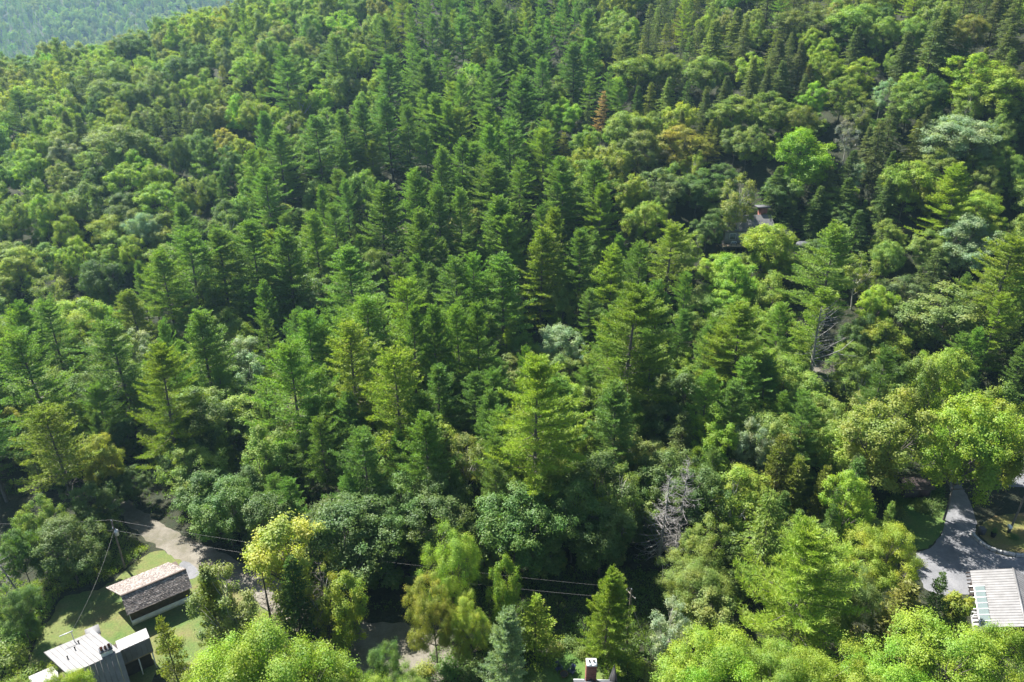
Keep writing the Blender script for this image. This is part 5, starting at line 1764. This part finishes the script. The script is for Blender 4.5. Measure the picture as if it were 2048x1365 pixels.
# ------------------------------------------------------------------ labels that single each tree out
LM = [('the orange tinged maple', 448, 270), ('the highest very dark conifer', 990, 60), ('the rust coloured spruce', 1202, 210), ('the vivid round maple', 1134, 225), ('the broad yellowing maple', 1366, 290),
      ('the wide silvery tree', 1929, 275), ('the tall vivid maple', 1615, 310), ('the grey house', 1490, 470), ('the slim far pole', 1675, 415), ('the tall leaning pine', 2030, 540), ('the half dead pine', 1656, 660),
      ('the broad willowy tree', 1906, 620), ('the dark round maple', 191, 560), ('the bright layered pine', 294, 760), ('the silver white maple', 1126, 670), ('the great pale pine', 1070, 820),
      ('the tallest broad pine', 1256, 660), ('the twin dead spruces', 1355, 1000), ('the bare trunked pine', 788, 780), ('the grey trunked pine', 85, 870), ('the transformer pole', 230, 1070),
      ('the shingled garage', 300, 1185), ('the leaning pale maple', 560, 1080), ('the gravel turnaround', 800, 1290), ('the brick chimney', 1183, 1335), ('the large bright pine', 1633, 1130), ('the brown shed', 1830, 970),
      ('the stone kerb', 1990, 1095), ('the bright lone pine', 526, 370), ('the narrow dark pine', 984, 160), ('the red roofed cabin', 792, 470), ('the small orange maple', 646, 540), ('the bright high maple', 1960, 140)]
ORD = ['', 'second ', 'third ', 'fourth ', 'fifth ', 'sixth ', 'seventh ', 'eighth ', 'ninth ', 'tenth ', 'eleventh ', 'twelfth ', 'thirteenth ', 'fourteenth ', 'fifteenth ', 'sixteenth ', 'seventeenth ', 'eighteenth ', 'nineteenth ', 'twentieth ']
DIRS = ['right of', 'above right of', 'above', 'above left of', 'left of', 'below left of', 'below', 'below right of']
SP = {'white_pine': 'white pine', 'maple_tree': 'maple', 'birch_tree': 'slender birch', 'hemlock_tree': 'hemlock', 'spruce_tree': 'spruce', 'cedar_tree': 'cedar', 'young_maple': 'young maple', 'shrub': 'shrub', 'dead_tree': 'dead tree', 'dead_spruce': 'dead spruce'}
GROUPS = {'white_pine': 'white pines of the wooded slope', 'maple_tree': 'maples of the wooded slope', 'birch_tree': 'slender birches of the wooded slope', 'hemlock_tree': 'hemlocks of the wooded slope', 'spruce_tree': 'spruces among the wood and gardens',
          'cedar_tree': 'olive brown cedars', 'young_maple': 'young maples under the tall trees', 'shrub': 'shrubs near the houses', 'dead_tree': 'bare dead trees', 'dead_spruce': 'bare dead spruces'}
buckets = {}
for r in PLACED:
    o = r['o']
    o['category'] = 'tree' if r['species'] != 'shrub' else 'shrub'
    o['group'] = GROUPS[r['species']]
    if r['label']:
        o['label'] = r['label']
        continue
    u, v = r['u'], r['v'] + min(60, 0.25 * (r['vb'] - r['v']))
    d2 = [(u - a) ** 2 + ((v - b)) ** 2 for _, a, b in LM]
    i = int(np.argmin(d2))
    ang = math.degrees(math.atan2(LM[i][2] - v, u - LM[i][1])) % 360
    k = int(((ang + 22.5) % 360) // 45)
    size = '' if r['species'] in ('young_maple', 'shrub') else 'tall ' if r['h'] > 22 else 'small ' if r['h'] < 12.5 else ''
    buckets.setdefault((TINT[r['tint']][1], size, r['species'], k, i), []).append((d2[i], r))
for (tn, size, sp_, k, i), rs in buckets.items():
    rs.sort(key=lambda q: q[0])
    for j, (_, r) in enumerate(rs):
        r['o']['label'] = f"{ORD[j] if j < len(ORD) else str(j + 1) + 'th '}{size}{tn} {SP[sp_]} {DIRS[k]} {LM[i][0]}"
print('placed', len(PLACED), {s: sum(r['species'] == s for r in PLACED) for s in SP}, 'stuff', len(rows))

# ------------------------------------------------------------------ the air
m = bpy.data.materials.new('haze')
m.use_nodes = True
nt = m.node_tree
nt.nodes.remove(nt.nodes['Principled BSDF'])
pv = nt.nodes.new('ShaderNodeVolumePrincipled')
pv.inputs['Color'].default_value = (0.46, 0.78, 1.0, 1)
pv.inputs['Density'].default_value = 0.00014
pv.inputs['Anisotropy'].default_value = 0.45
nt.links.new(pv.outputs[0], nt.nodes['Material Output'].inputs['Volume'])
zlo, zhi = float(Z.min()) - 1.5, float(max(Z.max() + 30, 110))
print('haze box', zlo, zhi)
mb = MB(); mb.box([-1510, -620, zlo], [3020, 0, 0], [0, 2840, 0], [0, 0, zhi - zlo])
mb.obj('haze', m, kind='stuff', label='thin bluish summer haze lying over the valley')
